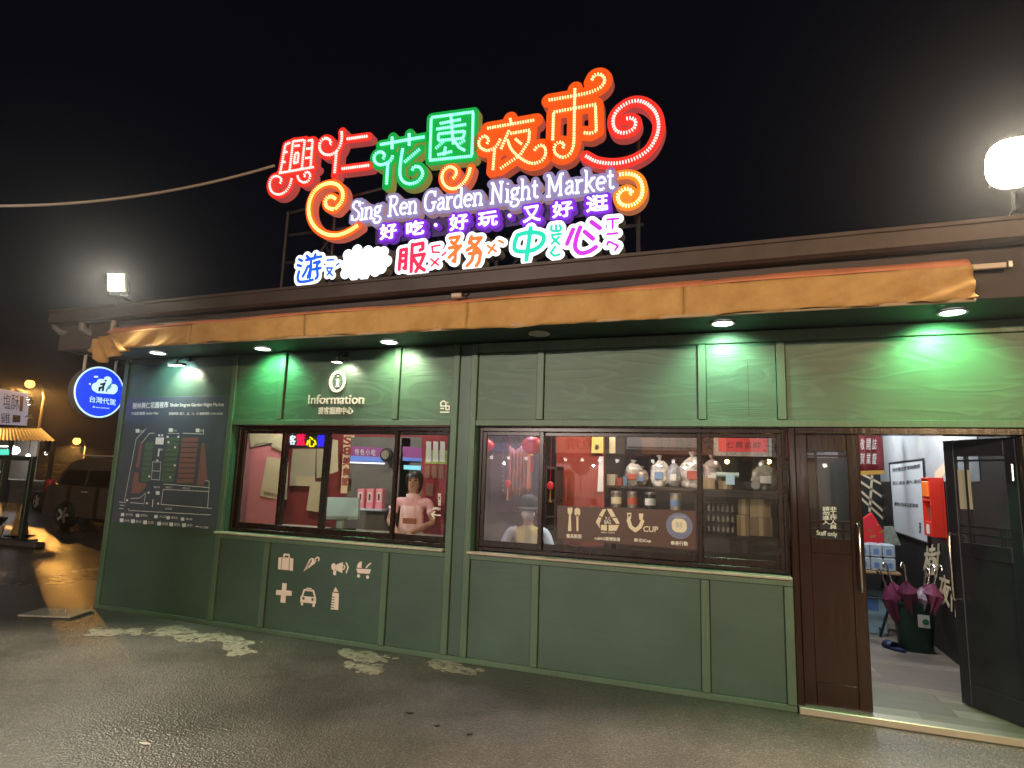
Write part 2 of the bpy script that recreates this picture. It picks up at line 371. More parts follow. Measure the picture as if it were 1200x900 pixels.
# worn pale cement skim left on the asphalt along the wall
CEM = mat('pale_cement', (.17, .15, .12), .8, col2=(.42, .37, .295), vscale=16, bump=.5, bscale=80)
_n = CEM.node_tree.nodes; _a = _n.new('ShaderNodeTexNoise'); _a.inputs['Scale'].default_value = 11; _a.inputs['Detail'].default_value = 8; _a.inputs['Roughness'].default_value = .75
_r = _n.new('ShaderNodeMapRange'); _r.inputs[1].default_value = .36; _r.inputs[2].default_value = .48; _c = _n.new('ShaderNodeTexCoord')
CEM.node_tree.links.new(_c.outputs['Object'], _a.inputs[0]); CEM.node_tree.links.new(_a.outputs[0], _r.inputs[0]); CEM.node_tree.links.new(_r.outputs[0], _n['Principled BSDF'].inputs['Alpha'])
def patch(px, r, zt=.004):
    pts = [PZ(u, v, 0) for u, v in px]; mb = MB()
    seg = [(a.x, a.y, b.x, b.y) for a, b in zip(pts[:-1], pts[1:])]
    rad = [r*(.55+.9*random.random()) for _ in seg]
    S = []; RR = []
    for s_, q in zip(seg, rad):
        for k in range(4):
            t = k/4; jx = random.uniform(-.05, .05); jy = random.uniform(-.05, .05)
            x = s_[0]+(s_[2]-s_[0])*t+jx; y = s_[1]+(s_[3]-s_[1])*t+jy; S.append((x, y, x+.06*random.uniform(-1, 2), y+.02)); RR.append(q*random.uniform(.6, 1.2))
    return blob(mb, S, np.array(RR), .012, lambda x, y: (x, y, zt), .006, (0, 0, -1), ragged=.06)
for k, (px, r_, lab) in enumerate([
    ([(118, 741), (150, 740), (178, 742), (205, 738), (235, 746), (262, 752), (292, 765)], .12, 'long pale cement patch on the asphalt below the map panel'),
    ([(412, 765), (432, 770), (450, 774), (428, 783), (400, 780)], .085, 'pale cement patch on the asphalt below the taxi pictogram'),
    ([(512, 778), (530, 783), (552, 786)], .05, 'small pale cement streak on the asphalt below the wide green post')]):
    tag(patch(px, r_).build('cement_patch', [CEM, CEM]), lab, kind='structure')
c0 = PZ(70, 720, 0)
dp = thing('drain_cover', 'thin pale metal plate lying flat on the asphalt by the building corner', 'drain cover', c0)
MB().bbox(-.33, .25, -.17, .17, .004, .022, .005, Matrix.Translation(c0) @ Matrix.Rotation(R(18), 4, 'Z')).build('plate', mat('worn_pale_steel', (.42, .38, .32), .5, .3, var=.3, bump=.2), dp)
MB().tube([c0+Vector((-.02, -.02, .02)), c0+Vector((-.01, 0, .045)), c0+Vector((.05, .02, .045)), c0+Vector((.06, .02, .02))], .006, 6).build('lifting_ring', STEEL, dp)
# little bits lying about
for u, v, s_ in [(170, 872, .04), (480, 836, .03), (512, 851, .02), (550, 861, .02)]:
    p = PZ(u, v, 0); sh = MB(); 
    sh.poly([p+Vector((-s_, -.008, .003)), p+Vector((s_*.2, -.014, .003)), p+Vector((s_, .004, .003)), p+Vector((0, .012, .003))], (0, 0, 1), .004)
    tag(sh.build('litter_scrap', WHITE if u == 170 else BLACK), {170: 'tiny white paper scrap on the asphalt at lower left', 480: 'dark leaf scrap nearest the wall on the asphalt', 512: 'dark leaf scrap in the middle of three on the asphalt', 550: 'dark leaf scrap nearest the camera on the asphalt'}[u], 'litter')

# ================================================================== BUILDING
XL, XR = -6.80, .4496
ZS, ZH, ZHT, ZP, ZSF = .957, 2.088, 2.144, 2.777, 2.880
B = thing('visitor_center_building', 'dark green wooden visitor center with two sliding service windows and brown doors', 'building', (-3.2, 0, 0))
def part(name, m, mb, parent=B, smooth=False): return mb.build(name, m, parent, smooth)
# load-bearing wall behind the plywood
core = MB()
core.box(XL+.01, XR, .03, .17, 0, ZS-.03).box(XL+.01, -5.077, .03, .17, ZS-.03, 2.95).box(-2.45, -2.2, .03, .17, ZS-.03, 2.95)
core.box(-5.077, -2.45, .03, .17, ZH+.01, 2.95).box(-2.2, 2.4, .03, .17, ZH+.01, 2.95).box(2.0, 2.4, .03, .17, 0, ZH)
core.box(XL+.01, XL+.15, .17, 4.6, 0, 2.95)
part('wall', GREENLO, core)
W_ = .064
# panels: lower row, upper row
lows = [(XL+W_, -5.077-W_), (-5.077, -4.4256-W_), (-4.4256, -3.03-W_), (-3.03, -2.385-W_), (-2.385, -2.197-W_), (-2.197, -1.546-W_), (-1.546, -.2143), (-.2143+W_, .386), ]
for a, b in lows: part('panel', GREENLO, MB().bbox(a+.002, b-.002, .008, .028, .045, ZS-.075 if a > -5.1 and not (-2.39 < a < -2.38) else 2.86, .003))
ups = [(-5.077, -4.4256-W_, 2.86), (-4.4256, -3.03-W_, 2.86), (-3.03, -2.385-W_, 2.86), (-2.197, -1.546-W_, ZP), (-1.546, -.2143, ZP), (-.2143+W_, .386, ZP), (.386+W_, 2.38, ZP)]
for a, b, t in ups:
    part('panel', GREEN, MB().bbox(a+.002, b-.002, .010, .028, ZHT, t-.002, .003))
# battens
def batten(x0, x1, z0, z1, y0=-.018, y1=.03): part('batten', GREENTRIM, MB().bbox(x0, x1, y0, y1, z0, z1, .004))
batten(XL, XL+W_, 0, 2.87, -.02, .10)
batten(-5.077-W_, -5.077, .048, 2.87)
for x in (-4.4256, -3.03): batten(x-W_, x, .048, ZS-.075); batten(x-W_, x, ZHT+.002, 2.868)
batten(-2.385-W_, -2.385, .048, 2.868); batten(-2.197-W_, -2.197, .048, 2.868)
batten(-1.546-W_, -1.546, .048, ZS-.075); batten(-1.546-W_, -1.546, ZHT+.002, ZP-.002)
batten(-.2143, -.2143+W_, .048, ZS-.075); batten(-.2143, -.2143+W_, ZHT+.002, ZP-.002)
batten(.386, .4496, .048, ZS-.075); batten(.386, .386+W_, ZHT+.002, ZP-.002)
def rail(x0, x1, z0, z1, y0=-.014): part('rail', GREENTRIM, MB().bbox(x0, x1, y0, .03, z0, z1, .004))
rail(XL+W_+.001, XR, .0, .046, -.016)
rail(-5.075, -2.385-W_-.001, ZS-.073, ZS-.028, -.016); rail(-2.195, XR, ZS-.073, ZS-.028, -.016)
rail(-5.075, -2.385-W_-.001, ZH, ZHT); rail(-2.195, 2.38, ZH, ZHT)
rail(-2.195, 2.38, ZP, 2.868)
# plywood sheet joints in the two grained panels
part('sheet_joint', BLACK, MB().box(.172, .175, .0085, .0105, ZHT+.03, 2.62))
# sills
for x0, x1 in ((-5.075-.05, -2.452), (-2.215, XR-.005)):
    s_ = part('sill', CREAM, MB().bbox(x0, x1, -.065, .03, ZS-.021, ZS-.002, .004))
    part('sill_board', mat('teal_sill', (.06, .16, .12), .4), MB().box(x0+.05, x1-.004, .03, .17, ZS-.026, ZS-.004), s_)
# reveals
REV = mat('teal_reveal_paint', (.05, .13, .10), .5, var=.1)
for x0, x1 in ((-5.077, -5.065), (-2.462, -2.45), (-2.2, -2.188)): part('reveal', REV, MB().box(x0, x1, .03, .17, ZS, ZH))
# ---- sliding windows: outer frame + sashes
def window(x0, x1, sashes, lab):
    o = MB(); y0, y1 = .075, .165
    o.bbox(x0, x0+.035, y0, y1, ZS+.002, ZH-.002, .003).bbox(x1-.035, x1, y0, y1, ZS+.002, ZH-.002, .003)
    o.bbox(x0+.035, x1-.035, y0, y1, ZH-.045, ZH-.002, .003).bbox(x0+.035, x1-.035, y0, y1, ZS+.002, ZS+.035, .003)
    win = part('window', FRAME, o); win['label'] = lab
    for i, (a, b, yy, gl) in enumerate(sashes):
        q = MB(); t = .038; zb, zt = ZS+.037, ZH-.047; bh = .055
        q.bbox(a, a+t, yy, yy+.03, zb, zt, .003).bbox(b-t, b, yy, yy+.03, zb, zt, .003).bbox(a+t, b-t, yy+.001, yy+.029, zt-.035, zt, .003).bbox(a+t, b-t, yy+.001, yy+.029, zb, zb+bh, .003)
        sa = part('sash', FRAME, q, win)
        part('pane', gl, MB().box(a+t-.004, b-t+.004, yy+.012, yy+.017, zb+bh-.004, zt-.031), win)
    return win
window(-5.065, -2.462, [(-5.03, -4.42, .118, GLASS), (-4.47, -3.06, .084, GLASS), (-3.11, -2.497, .118, GLASS), (-3.985, -3.905, .150, GLASS)], 'left service window with dark brown sliding sashes')
window(-2.188, .445, [(-2.153, -1.56, .084, PALEGL), (-1.60, -.19, .118, GLASS), (-.235, .41, .084, GLASS)], 'right service window with dark brown sliding sashes')
# ---- soffit, fascia, gutter, roof
RX0, RX1 = -7.19, 4.6
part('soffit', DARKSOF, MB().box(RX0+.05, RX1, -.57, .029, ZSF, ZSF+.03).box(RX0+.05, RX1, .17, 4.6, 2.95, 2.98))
part('beam_end', FASC, MB().bbox(-7.12, -6.86, -.5, .3, 2.89, 3.1, .01))
part('fascia', FASC, MB().bbox(RX0+.03, RX1, -.575, -.55, ZSF-.002, 3.28, .004))
gu = MB(); prof = [(-.71, 3.292), (-.71, 3.317), (-.695, 3.317), (-.68, 3.285), (-.68, 3.195), (-.66, 3.175), (-.60, 3.175), (-.58, 3.19), (-.58, 3.30), (-.577, 3.30), (-.577, 3.165), (-.60, 3.157), (-.67, 3.157), (-.70, 3.180), (-.70, 3.285)]
n = len(prof); gu.add([(x, y, z+(x+7.19)*.0068) for x in (RX0, RX1) for y, z in prof], [list(range(n))[::-1], list(range(n, 2*n))]+[(i, (i+1) % n, n+(i+1) % n, n+i) for i in range(n)])
part('gutter', GUTTER, gu)
part('roof', GUTTER, MB().add([(RX0-.01, -.66, 3.305), (RX1, -.66, 3.385), (RX1, 4.9, 3.48), (RX0-.01, 4.9, 3.44), (RX0-.01, -.66, 3.325), (RX1, -.66, 3.405), (RX1, 4.9, 3.50), (RX0-.01, 4.9, 3.46)], [(0, 3, 2, 1), (4, 5, 6, 7), (0, 1, 5, 4), (2, 3, 7, 6), (1, 2, 6, 5), (3, 0, 4, 7)]))
PVC = mat('grey_pvc_pipe', (.10, .09, .09), .4)
part('gutter_elbow', PVC, MB().tube([(-7.15, -.64, 3.165), (-7.15, -.64, 3.14), (-7.12, -.60, 3.09), (-7.02, -.5, 3.08), (-6.9, -.36, 3.08)], .035, 10), smooth=True)
part('gutter_elbow', PVC, MB().tube([(-6.72, -.62, 3.165), (-6.72, -.62, 3.10), (-6.70, -.58, 3.06), (-6.6, -.45, 3.05)], .05, 10), smooth=True)
# gable end / left side and back walls, ceiling
part('end_wall', GREENLO, MB().box(XL+.01, XL+.15, .17, 4.6, 2.95, 3.31).box(XL+.15, 4.2, 4.5, 4.64, 0, 3.4).box(4.2, 4.35, .17, 4.64, 0, 3.35).box(2.4, 4.35, .03, .17, 0, 3.3))

# ---- interior shell
REDW = mat('dark_red_wall', (.26, .035, .035), .55, var=.15)
DKW = mat('dark_brown_interior', (.030, .018, .015), .6, var=.3)
GREYW = mat('grey_interior_partition', (.16, .14, .12), .6, var=.15)
part('interior_wall', REDW, MB().box(-6.64, -3.1, 2.0, 2.06, .05, 2.9))
ang = math.atan2(3.2-.175, -3.6+2.33); ln = math.hypot(3.2-.175, 1.27)
part('interior_wall', mat('deep_red_partition', (.22, .025, .03), .5, var=.15), MB().box(0, ln, 0, .05, .05, 2.9, Matrix.Translation((-2.33, .175, 0)) @ Matrix.Rotation(ang, 4, 'Z')))
part('interior_wall', DKW, MB().box(-3.6, .62, 3.2, 3.26, .05, 2.9))
part('interior_wall', DKW, MB().box(.60, .66, .175, 4.5, .05, 2.9))
part('interior_ceiling', mat('interior_ceiling', (.25, .24, .23), .7), MB().box(XL+.15, 4.2, .17, 4.5, 2.9, 2.945))
part('interior_slab', mat('interior_slab_grey', (.12, .11, .10), .6), MB().box(XL+.15, .60, .17, 4.5, 0, .05))
# entry: plank floor
fl = part('entry_floor', DKW, MB().box(.66, 4.2, .05, 4.5, 0, .036))
PL = [mat('grey_oak_plank_%s' % 'abc'[i], c, .42, col2=tuple(q*1.4 for q in c), vscale=3.5, stretch=(1, 14, 1)) for i, c in enumerate([(.20, .17, .14), (.25, .215, .18), (.165, .14, .118)])]
pm = {}
for r_ in range(28):
    y0 = .075+r_*.158; x = .66-random.random()*.8
    while x < 2.0:
        a, b = max(x, .665), min(x+1.2, 1.975); x += 1.2
        if b-a < .03: continue
        MB().box(a+.001, b-.001, y0+.001, y0+.157, .036, .05).build('plank', random.choice(PL), fl)
part('threshold', mat('pale_aluminium_strip', (.55, .50, .42), .35, .6), MB().bbox(.46, 2.0, -.045, .073, 0, .052, .006))
# entry side wall with painted mural
MUR = mat('black_mural_wall', (.018, .016, .016), .5, var=.3)
part('mural_wall', MUR, MB().box(1.98, 2.04, .175, 4.5, .05, 2.9))
part('back_mural_wall', MUR, MB().box(.66, 1.98, 4.40, 4.46, .05, 2.9))
CRM = mat('cream_mural_paint', (.62, .53, .36), .6)
SKYM = mat('grey_cloud_mural', (.26, .29, .33), .6, col2=(.50, .50, .48), vscale=1.6)
part('mural_sky', SKYM, MB().box(1.974, 1.979, .9, 4.38, 1.72, 2.88))
ml = MB()
def wl(u0, v0, u1, v1, w_):   # painted line on the side wall
    a, b = PX(u0, v0, 1.972), PX(u1, v1, 1.972); d = (b-a).normalized(); q = d.cross(Vector((1, 0, 0)))*w_
    ml.poly([a-q, b-q, b+q, a+q], (1, 0, 0), .004)
ml2 = MB()
def bl(u0, v0, u1, v1, w_):   # painted line on the back wall
    a, b = PY(u0, v0, 4.395), PY(u1, v1, 4.395); d = (b-a).normalized(); q = d.cross(Vector((0, 1, 0)))*w_
    ml2.poly([a-q, b-q, b+q, a+q], (0, 1, 0), .004)
for q in [(1005, 553, 1042, 572), (1005, 562, 1042, 588), (1006, 573, 1044, 607), (1007, 582, 1044, 616), (1022, 557, 1019, 600), (1036, 557, 1042, 640)]: bl(*q, .014)
part('mural_line', CRM, ml2)
wl(1096, 560, 1110, 545, .05)
t_ = MB()
text_quad(t_, '樹', PX(1082, 676, 1.972), PX(1100, 676, 1.972), PX(1084, 640, 1.972), (-1, 0, 0), .003, .02)
text_quad(t_, '夜', PX(1101, 706, 1.972), PX(1113, 712, 1.972), PX(1101, 672, 1.972), (-1, 0, 0), .003, .02)
text_quad(t_, '市', PX(1113.5, 720, 1.972), PX(1128, 726, 1.972), PX(1113.5, 682, 1.972), (-1, 0, 0), .003, .02)
part('mural_lettering', CRM, t_); part('mural_line', CRM, ml)
part('light_switch', WHITE, MB().bbox(1.965, 1.98, 1.62, 1.70, 1.06, 1.14, .004))
# ---- doors
def door(x0, x1, M, mt, gl, parts_extra=True):
    """leaf lies along local x from x0 to x1, thickness in y; M places it"""
    o = MB(); z0, z1 = .06, ZH-.055; st = .085; zm0, zm1 = 1.16, 1.25
    o.bbox(x0, x0+st, 0, .042, z0, z1, .004, M).bbox(x1-st, x1, 0, .042, z0, z1, .004, M)
    o.bbox(x0+st, x1-st, .001, .041, z1-.13, z1, .004, M).bbox(x0+st, x1-st, .001, .041, zm0-.02, zm1, .004, M).bbox(x0+st, x1-st, .001, .041, z0, z0+.16, .004, M)
    d = part('door', mt, o)
    part('door_panel', mt, MB().bbox(x0+st-.003, x1-st+.003, .012, .03, z0+.157, zm0-.017, .003, M), d)
    part('door_pane', gl, MB().box(x0+st-.003, x1-st+.003, .018, .023, zm1-.003, z1-.127, M), d)
    h = z1-.13-zm1; g_ = MB(); a, b = x0+st, x1-st
    for f in (.10, .19): g_.box(a, b, .004, .038, zm1+h*f-.007, zm1+h*f+.007, M)
    for f in (.05, ): g_.box(a, b, .004, .038, z1-.13-h*f-.007, z1-.13-h*f+.007, M)
    for f in (.22, ): g_.box(a+(b-a)*f-.007, a+(b-a)*f+.007, .0045, .0375, zm1, z1-.13, M)
    for f in (.82, ): g_.box(a+(b-a)*f-.007, a+(b-a)*f+.007, .0045, .0375, zm1, zm1+h*.19, M)
    part('glazing_bar', mt, g_, d)
    return d
DOORGL = glass('door_glass', (.75, .75, .75), 3.5, .02)
part('door_frame', BROWN, MB().bbox(XR+.002, .50, -.005, .15, 0, ZH-.002, .005).bbox(.50, 2.0, .0, .15, ZH-.052, ZH-.002, .005).bbox(1.935, 2.0, -.005, .15, .053, ZH-.054, .005))
d1 = door(.503, .945, Matrix.Translation((0, .03, 0)), BROWN, DOORGL); d1['label'] = 'glossy brown door leaf, closed, with white staff-only lettering'
def pull(M, x, z0, z1, dd, par):
    q = MB(); pts = [(x, 0, z1), (x, -.045, z1+.005), (x, -.06, z1-.02), (x, -.06, z0+.02), (x, -.045, z0-.005), (x, 0, z0)]
    q.tube([M @ Vector(p) for p in pts], .011, 10)
    part('door_handle', CHROME, q, par, True)
pull(Matrix.Translation((0, .03, 0)), .905, .90, 1.37, 0, d1)
sl = MB(); yd = .0318
text_px(sl, 'Staff only', 957, 628.5, 981, 630.5, 957, 621.5, yd, .0, .01)
for i, ch in enumerate('非工作人員'): text_px(sl, ch, 972.5, 598.6+i*5.3, 980.5, 598.6+i*5.3, 972.5, 593.8+i*5.3, yd, .0, .012)
for i, ch in enumerate('請勿進入'): text_px(sl, ch, 964, 598.6+i*5.3, 972, 598.6+i*5.3, 964, 593.8+i*5.3, yd, .0, .012)
part('door_lettering', WHITE, sl, d1)
# open leaf: swings inwards, hinge beyond the right frame edge
fe = PZ(1127, 823, .06); hg = Vector((1.93, .09, 0)); ag = math.atan2(hg.y-fe.y, hg.x-fe.x); LL = math.hypot(hg.y-fe.y, hg.x-fe.x)
M2 = Matrix.Translation((fe.x, fe.y, 0)) @ Matrix.Rotation(ag, 4, 'Z')
d2 = door(0, LL, M2, CHAR, DOORGL); d2['label'] = 'charcoal door leaf standing open inwards'
pull(M2, .05, .82, 1.3, 0, d2)
part('notice_sticker', mat('aged_notice_paper', (.55, .50, .36), .7), MB().box(.10, .20, .012, .0165, 1.50, 1.80, M2), d2)
part('hinge', CHROME, MB().tube([M2 @ Vector((LL-.02, -.012, 1.72)), M2 @ Vector((LL-.02, -.012, 1.84))], .012, 8), d2)

# ---- lettering and pictograms on the wall
YP = .0095
inf = MB()
text_px(inf, 'Information', 362.5, 473.5, 427, 473.5, 363.2, 463, YP, .02, .011)
text_px(inf, '遊客服務中心', 374, 485.5, 414, 485.5, 374.3, 477.5, YP, .018, .016)
ci = PY(395.8, 447.3, 0); ring = [(ci.x+math.cos(a)*r_, ci.z+math.sin(a)*r_*1.12) for r_ in (.088,) for a in np.linspace(0, 2*math.pi, 33)]
blob(inf, segs_of([ring]), .0135, .007, lambda x, z: (x, YP-.02, z), .02, (0, 1, 0))
inf.m = [0]*len(inf.f)
for x, z0, z1, r_ in [(ci.x, ci.z-.05, ci.z+.025, .012), (ci.x, ci.z+.058, ci.z+.06, .012)]:
    inf.bbox(x-r_, x+r_, YP-.02, YP, z0-r_*.4, z1+r_*.4, .003)
inf.bbox(ci.x-.022, ci.x+.022, YP-.019, YP, ci.z-.056, ci.z-.044, .003)
inf.bbox(ci.x-.022, ci.x, YP-.019, YP, ci.z+.014, ci.z+.026, .003)
part('information_lettering', WHITE, inf)
lg = MB()
def Lp(x, y): p = PY(340+x/6, 420+y/6, YP); return (p.x, p.z)
st = [[Lp(*q) for q in s_] for s_ in [[(1060, 335), (1060, 310), (1078, 298), (1096, 310), (1096, 360), (1118, 360), (1118, 335), (1060, 335)], [(1108, 310), (1109, 311)], [(1060, 352), (1080, 352)], [(1058, 378), (1118, 378)]]]
blob(lg, segs_of(st), .0065, .005, lambda x, z: (x, YP-.003, z), .003, (0, 1, 0)); lg.m = [0]*len(lg.f)
part('small_logo', WHITE, lg)
def Z7(x, y, Y=.0075): p = PY(240+x/5.295, 590+y/5.295, Y); return (p.x, p.z)
def pict(fn, name='pictogram'):
    mb = MB(); fn(mb); o = part(name, PINKISH, mb); return o
def fpoly(mb, pts, Y=.0075): mb.poly([Vector((Z7(*p)[0], Y, Z7(*p)[1])) for p in pts], (0, -1, 0), .003)
def fst(mb, strokes, r_, cl=True):
    t = MB(); blob(t, segs_of([[Z7(*q) for q in s_] for s_ in strokes]), r_, .006, lambda x, z: (x, .0045, z), .003, (0, 1, 0)); t.m = [0]*len(t.f); mb.add(t.v, t.f)
def suitcase(mb):
    fpoly(mb, [(458, 335), (478, 334), (472, 410), (455, 408)]); fpoly(mb, [(482, 333), (525, 337), (521, 414), (476, 410)]); fpoly(mb, [(529, 337), (551, 342), (547, 418), (525, 415)])
    fst(mb, [[(492, 334), (493, 316), (523, 318), (523, 336)]], .009)
def umbrella(mb):
    fpoly(mb, [(652, 345), (664, 336), (664, 362), (613, 422)]); fpoly(mb, [(667, 338), (680, 340), (676, 358), (626, 412), (618, 418)]); fpoly(mb, [(684, 346), (694, 356), (684, 372), (632, 410)])
    fst(mb, [[(684, 350), (694, 336), (704, 334), (710, 345), (706, 355)]], .007)
def megaphone(mb):
    fpoly(mb, [(818, 378), (858, 364), (853, 432), (812, 410)]); fst(mb, [[(800, 388), (800, 396)]], .026); fpoly(mb, [(799, 412), (817, 416), (813, 445), (797, 442)])
    fst(mb, [[(864, 384), (869, 398), (860, 410)], [(878, 368), (890, 395), (878, 430)]], .007); 
def stroller(mb):
    fpoly(mb, [(944, 398), (950, 375), (964, 361), (975, 360), (973, 400)]); fpoly(mb, [(940, 404), (1032, 408), (1022, 436), (950, 432)])
    fst(mb, [[(1002, 398), (1020, 378), (1030, 372)]], .007); fst(mb, [[(954, 449), (955, 450)], [(1010, 456), (1011, 457)]], .016)
def cross(mb): fpoly(mb, [(482, 493), (509, 496), (506, 539), (541, 543), (539, 573), (504, 571), (500, 617), (470, 614), (474, 569), (442, 566), (445, 536), (479, 538)])
def taxi(mb):
    fpoly(mb, [(596, 572), (691, 582), (690, 622), (592, 612)]); fst(mb, [[(606, 572), (618, 536), (674, 541), (684, 580)]], .009); fpoly(mb, [(632, 522), (662, 525), (661, 538), (630, 536)])
    fst(mb, [[(604, 617), (604, 624)], [(677, 627), (676, 634)]], .013)
def bottle(mb):
    fpoly(mb, [(812, 519), (829, 549), (798, 546)]); fpoly(mb, [(794, 553), (833, 557), (828, 660), (782, 656)])
for fn in (suitcase, umbrella, megaphone, stroller, cross, taxi, bottle):
    o = pict(fn); o['label'] = 'cream vinyl %s pictogram' % fn.__name__
dm = MB()
for k in range(5): a = Z7(790-k*1.5, 580+k*16), Z7(808-k*1.5, 582+k*16); dm.box(a[0][0], a[1][0], .0035, .0042, a[0][1]-.004, a[0][1]+.004)
for q in [(614, 588), (670, 596)]: a = Z7(*q); dm.box(a[0]-.012, a[0]+.012, .0035, .0042, a[1]-.012, a[1]+.012)
part('pictogram_detail', GREENLO, dm)['kind'] = 'stuff'

# ================================================================== AWNING (rolled in under the gutter)
AW = thing('retracted_awning', 'long ochre canvas awning rolled up under the brown gutter', 'awning', (-2.5, -.66, 2.87))
ax0, ax1 = PY(132, 400, -.66).x, PY(1140, 335, -.66).x
def hang(x):   # gentle sag and folds of the hanging canvas
    e = max(0, (x-(ax1-1.3))/1.3)
    return .012*math.sin(x*5.1)+.008*math.sin(x*11.7+1)+.01*math.sin(x*2.3)+e*.012*math.sin(x*34)
def sheet(xs, rows, m, name, nrm=None):
    mb = MB(); nr = len(rows(xs[0])); vs = []
    for x in xs: vs += rows(x)
    fs = [(i*nr+j, (i+1)*nr+j, (i+1)*nr+j+1, i*nr+j+1) for i in range(len(xs)-1) for j in range(nr-1)]
    mb.add(vs, fs); o = mb.build(name, m, AW, 'all'); sd = o.modifiers.new('thickness', 'SOLIDIFY'); sd.thickness = .006; return o
zt = lambda x: 3.0+.055*(1-math.exp(-(x-ax0)/1.2))+(x-ax0)*.002
zb = lambda x: 2.838+.007*math.sin(x*1.3)+.004*math.sin(x*4.7)+.003*math.sin(x*13)
seams = [-5.05, -3.67, -2.02, -.28]
edges = [ax0]+seams+[ax1]
for a, b in zip(edges[:-1], edges[1:]):
    xs = list(np.linspace(a+.001, b-.001, max(8, int((b-a)/.03))))
    def rows(x):
        t = min(abs(x-a), abs(b-x)); pk = .012*math.exp(-t/.03)
        e = max(0, (x-(ax1-1.5))/1.5); out = []
        for k in range(9):
            f = k/8; fold = e*.024*math.sin((x*9+f*5.5)*2.2)+.009*math.sin(x*9.3+f*4.1)+.007*math.sin(x*17+f*3)+.006*math.sin(x*37+f*11)*f
            out.append((x, -.70-hang(x)*f*.6+pk+fold*(.3+f), zt(x)+(zb(x)-zt(x))*f))
        return out
    sheet(xs, rows, TARP, 'valance')
xs = list(np.linspace(ax0-.05, ax1-.01, 220))
sheet(xs, lambda x: [(x, -.60-.1*f+.006*math.sin(x*7+f*4), 3.095+(x-ax0)*.0065+((zt(x)+.002)-(3.095+(x-ax0)*.0065))*f**1.5+.003*math.sin(x*3.1)) for f in np.linspace(0, 1, 6)], TARP2, 'cover')
# bunched corner hanging at the left end
cm = MB(); A_ = [(137, 398), (110, 404), (106, 412), (118, 424), (130, 416), (150, 410)]
nseg = 14; vs = []; rws = 8
top = [PY(u, v, -.70) for u, v in [(140, 394), (128, 393), (116, 396), (110, 399)]]
bot = [PY(u, v, -.70) for u, v in [(152, 411), (138, 417), (120, 426), (104, 411)]]
for i in range(nseg):
    f = i/(nseg-1)*3; k = min(2, int(f)); t = f-k
    a = top[k].lerp(top[k+1], t); b = bot[k].lerp(bot[k+1], t)
    for j in range(rws):
        g_ = j/(rws-1); p = a.lerp(b, g_); p.y += .045*math.sin(i*1.5+g_*2.5)*(.4+g_*.6)-.02; vs.append(p)
cm.add(vs, [(i*rws+j, (i+1)*rws+j, (i+1)*rws+j+1, i*rws+j+1) for i in range(nseg-1) for j in range(rws-1)])
o = cm.build('folded_corner', TARP, AW, 'all'); sd = o.modifiers.new('thickness', 'SOLIDIFY'); sd.thickness = .01
MB().tube([(ax0, -.685, 2.845), (ax1, -.685, 2.845)], .012, 8).build('front_bar', mat('cream_painted_bar', (.45, .33, .22), .5), AW)
MB().tube([(ax0+.05, -.62, 3.075), (ax1, -.62, 3.10)], .035, 10).build('roller', STEEL, AW)
MB().bbox(ax1+.005, ax1+.19, -.66, -.63, 3.055, 3.09, .004).build('arm', mat('cream_arm', (.55, .42, .32), .4), AW)
MB().bbox(ax1+.192, ax1+.22, -.67, -.62, 3.05, 3.095, .004).build('arm_joint', STEEL, AW)
MB().bbox(ax0-.07, ax0-.03, -.66, -.62, 2.98, 3.16, .005).build('bracket', CREAM, AW)

# ================================================================== LAMPS ON THE BUILDING
def downlight(u, v, lit, tint, power, label):
    p = PZ(u, v, ZSF-.004)
    t = thing('downlight', label, 'downlight', p, group='round downlights in the soffit')
    rg = MB(); pr = [(.075, 0), (.092, 0), (.096, -.008), (.090, -.014), (.075, -.010)]
    rg.lathe([(r_, z) for r_, z in pr], 24, Matrix.Translation(p), False); rg.build('trim_ring', WHITE, t, True)
    dz = MB().lathe([(.001, -.0115), (.073, -.0115), (.074, -.008), (.001, -.006)], 24, Matrix.Translation(p))
    if lit:
        dz.build('diffuser', emis('downlight_glow', (1., 1., .9), 9), t)
        lamp('SPOT', 'bulb', p+Vector((0, 0, -.03)), power, tint, t, p+Vector((0, .42, -.60)), .06, R(125), .7)
    else: dz.build('diffuser', mat('unlit_diffuser', (.5, .5, .5), .4), t)
downlight(185, 413, 1, (.55, 1., .95), 26, 'lit round downlight in the soffit above the map panel')
downlight(308, 408, 1, (.22, 1., .40), 55, 'lit round downlight above the left end of the left service window')
downlight(456, 400, 1, (.78, 1., .62), 42, 'lit round downlight right of the information lettering')
downlight(632, 390, 0, None, 0, 'unlit round downlight in the soffit above the right service window')
downlight(847, 378, 1, (.50, 1., .62), 50, 'lit round downlight above the right end of the right service window')
downlight(1116, 365, 1, (.22, 1., .36), 70, 'lit round downlight above the open doorway')
def spotlamp(pos, target, power, col, label, armw):
    t = thing('wall_spotlight', label, 'spotlight', pos, group='small black wall spotlights')
    p = Vector(pos)
    MB().tube([(p.x, -.02, p.z+.10), (p.x, p.y*.4, p.z+.11), (p.x, p.y, p.z+.06), p+Vector((0, 0, .02))], .012, 8).build('arm', BLACK, t, True)
    MB().bbox(p.x-armw, p.x+armw, p.y-.045, p.y+.045, p.z-.004, p.z+.022, .008).build('head', BLACK, t)
    MB().box(p.x-armw+.012, p.x+armw-.012, p.y-.035, p.y+.035, p.z-.0065, p.z-.0042).build('lens', emis('spot_glow', (1, 1, .86), 10), t)
    MB().bbox(p.x-.03, p.x+.03, -.022, .012, p.z+.075, p.z+.125, .004).build('wall_plate', BLACK, t)
    lamp('SPOT', 'bulb', p+Vector((0, .0, -.02)), power, col, t, target, .03, R(120), .5)
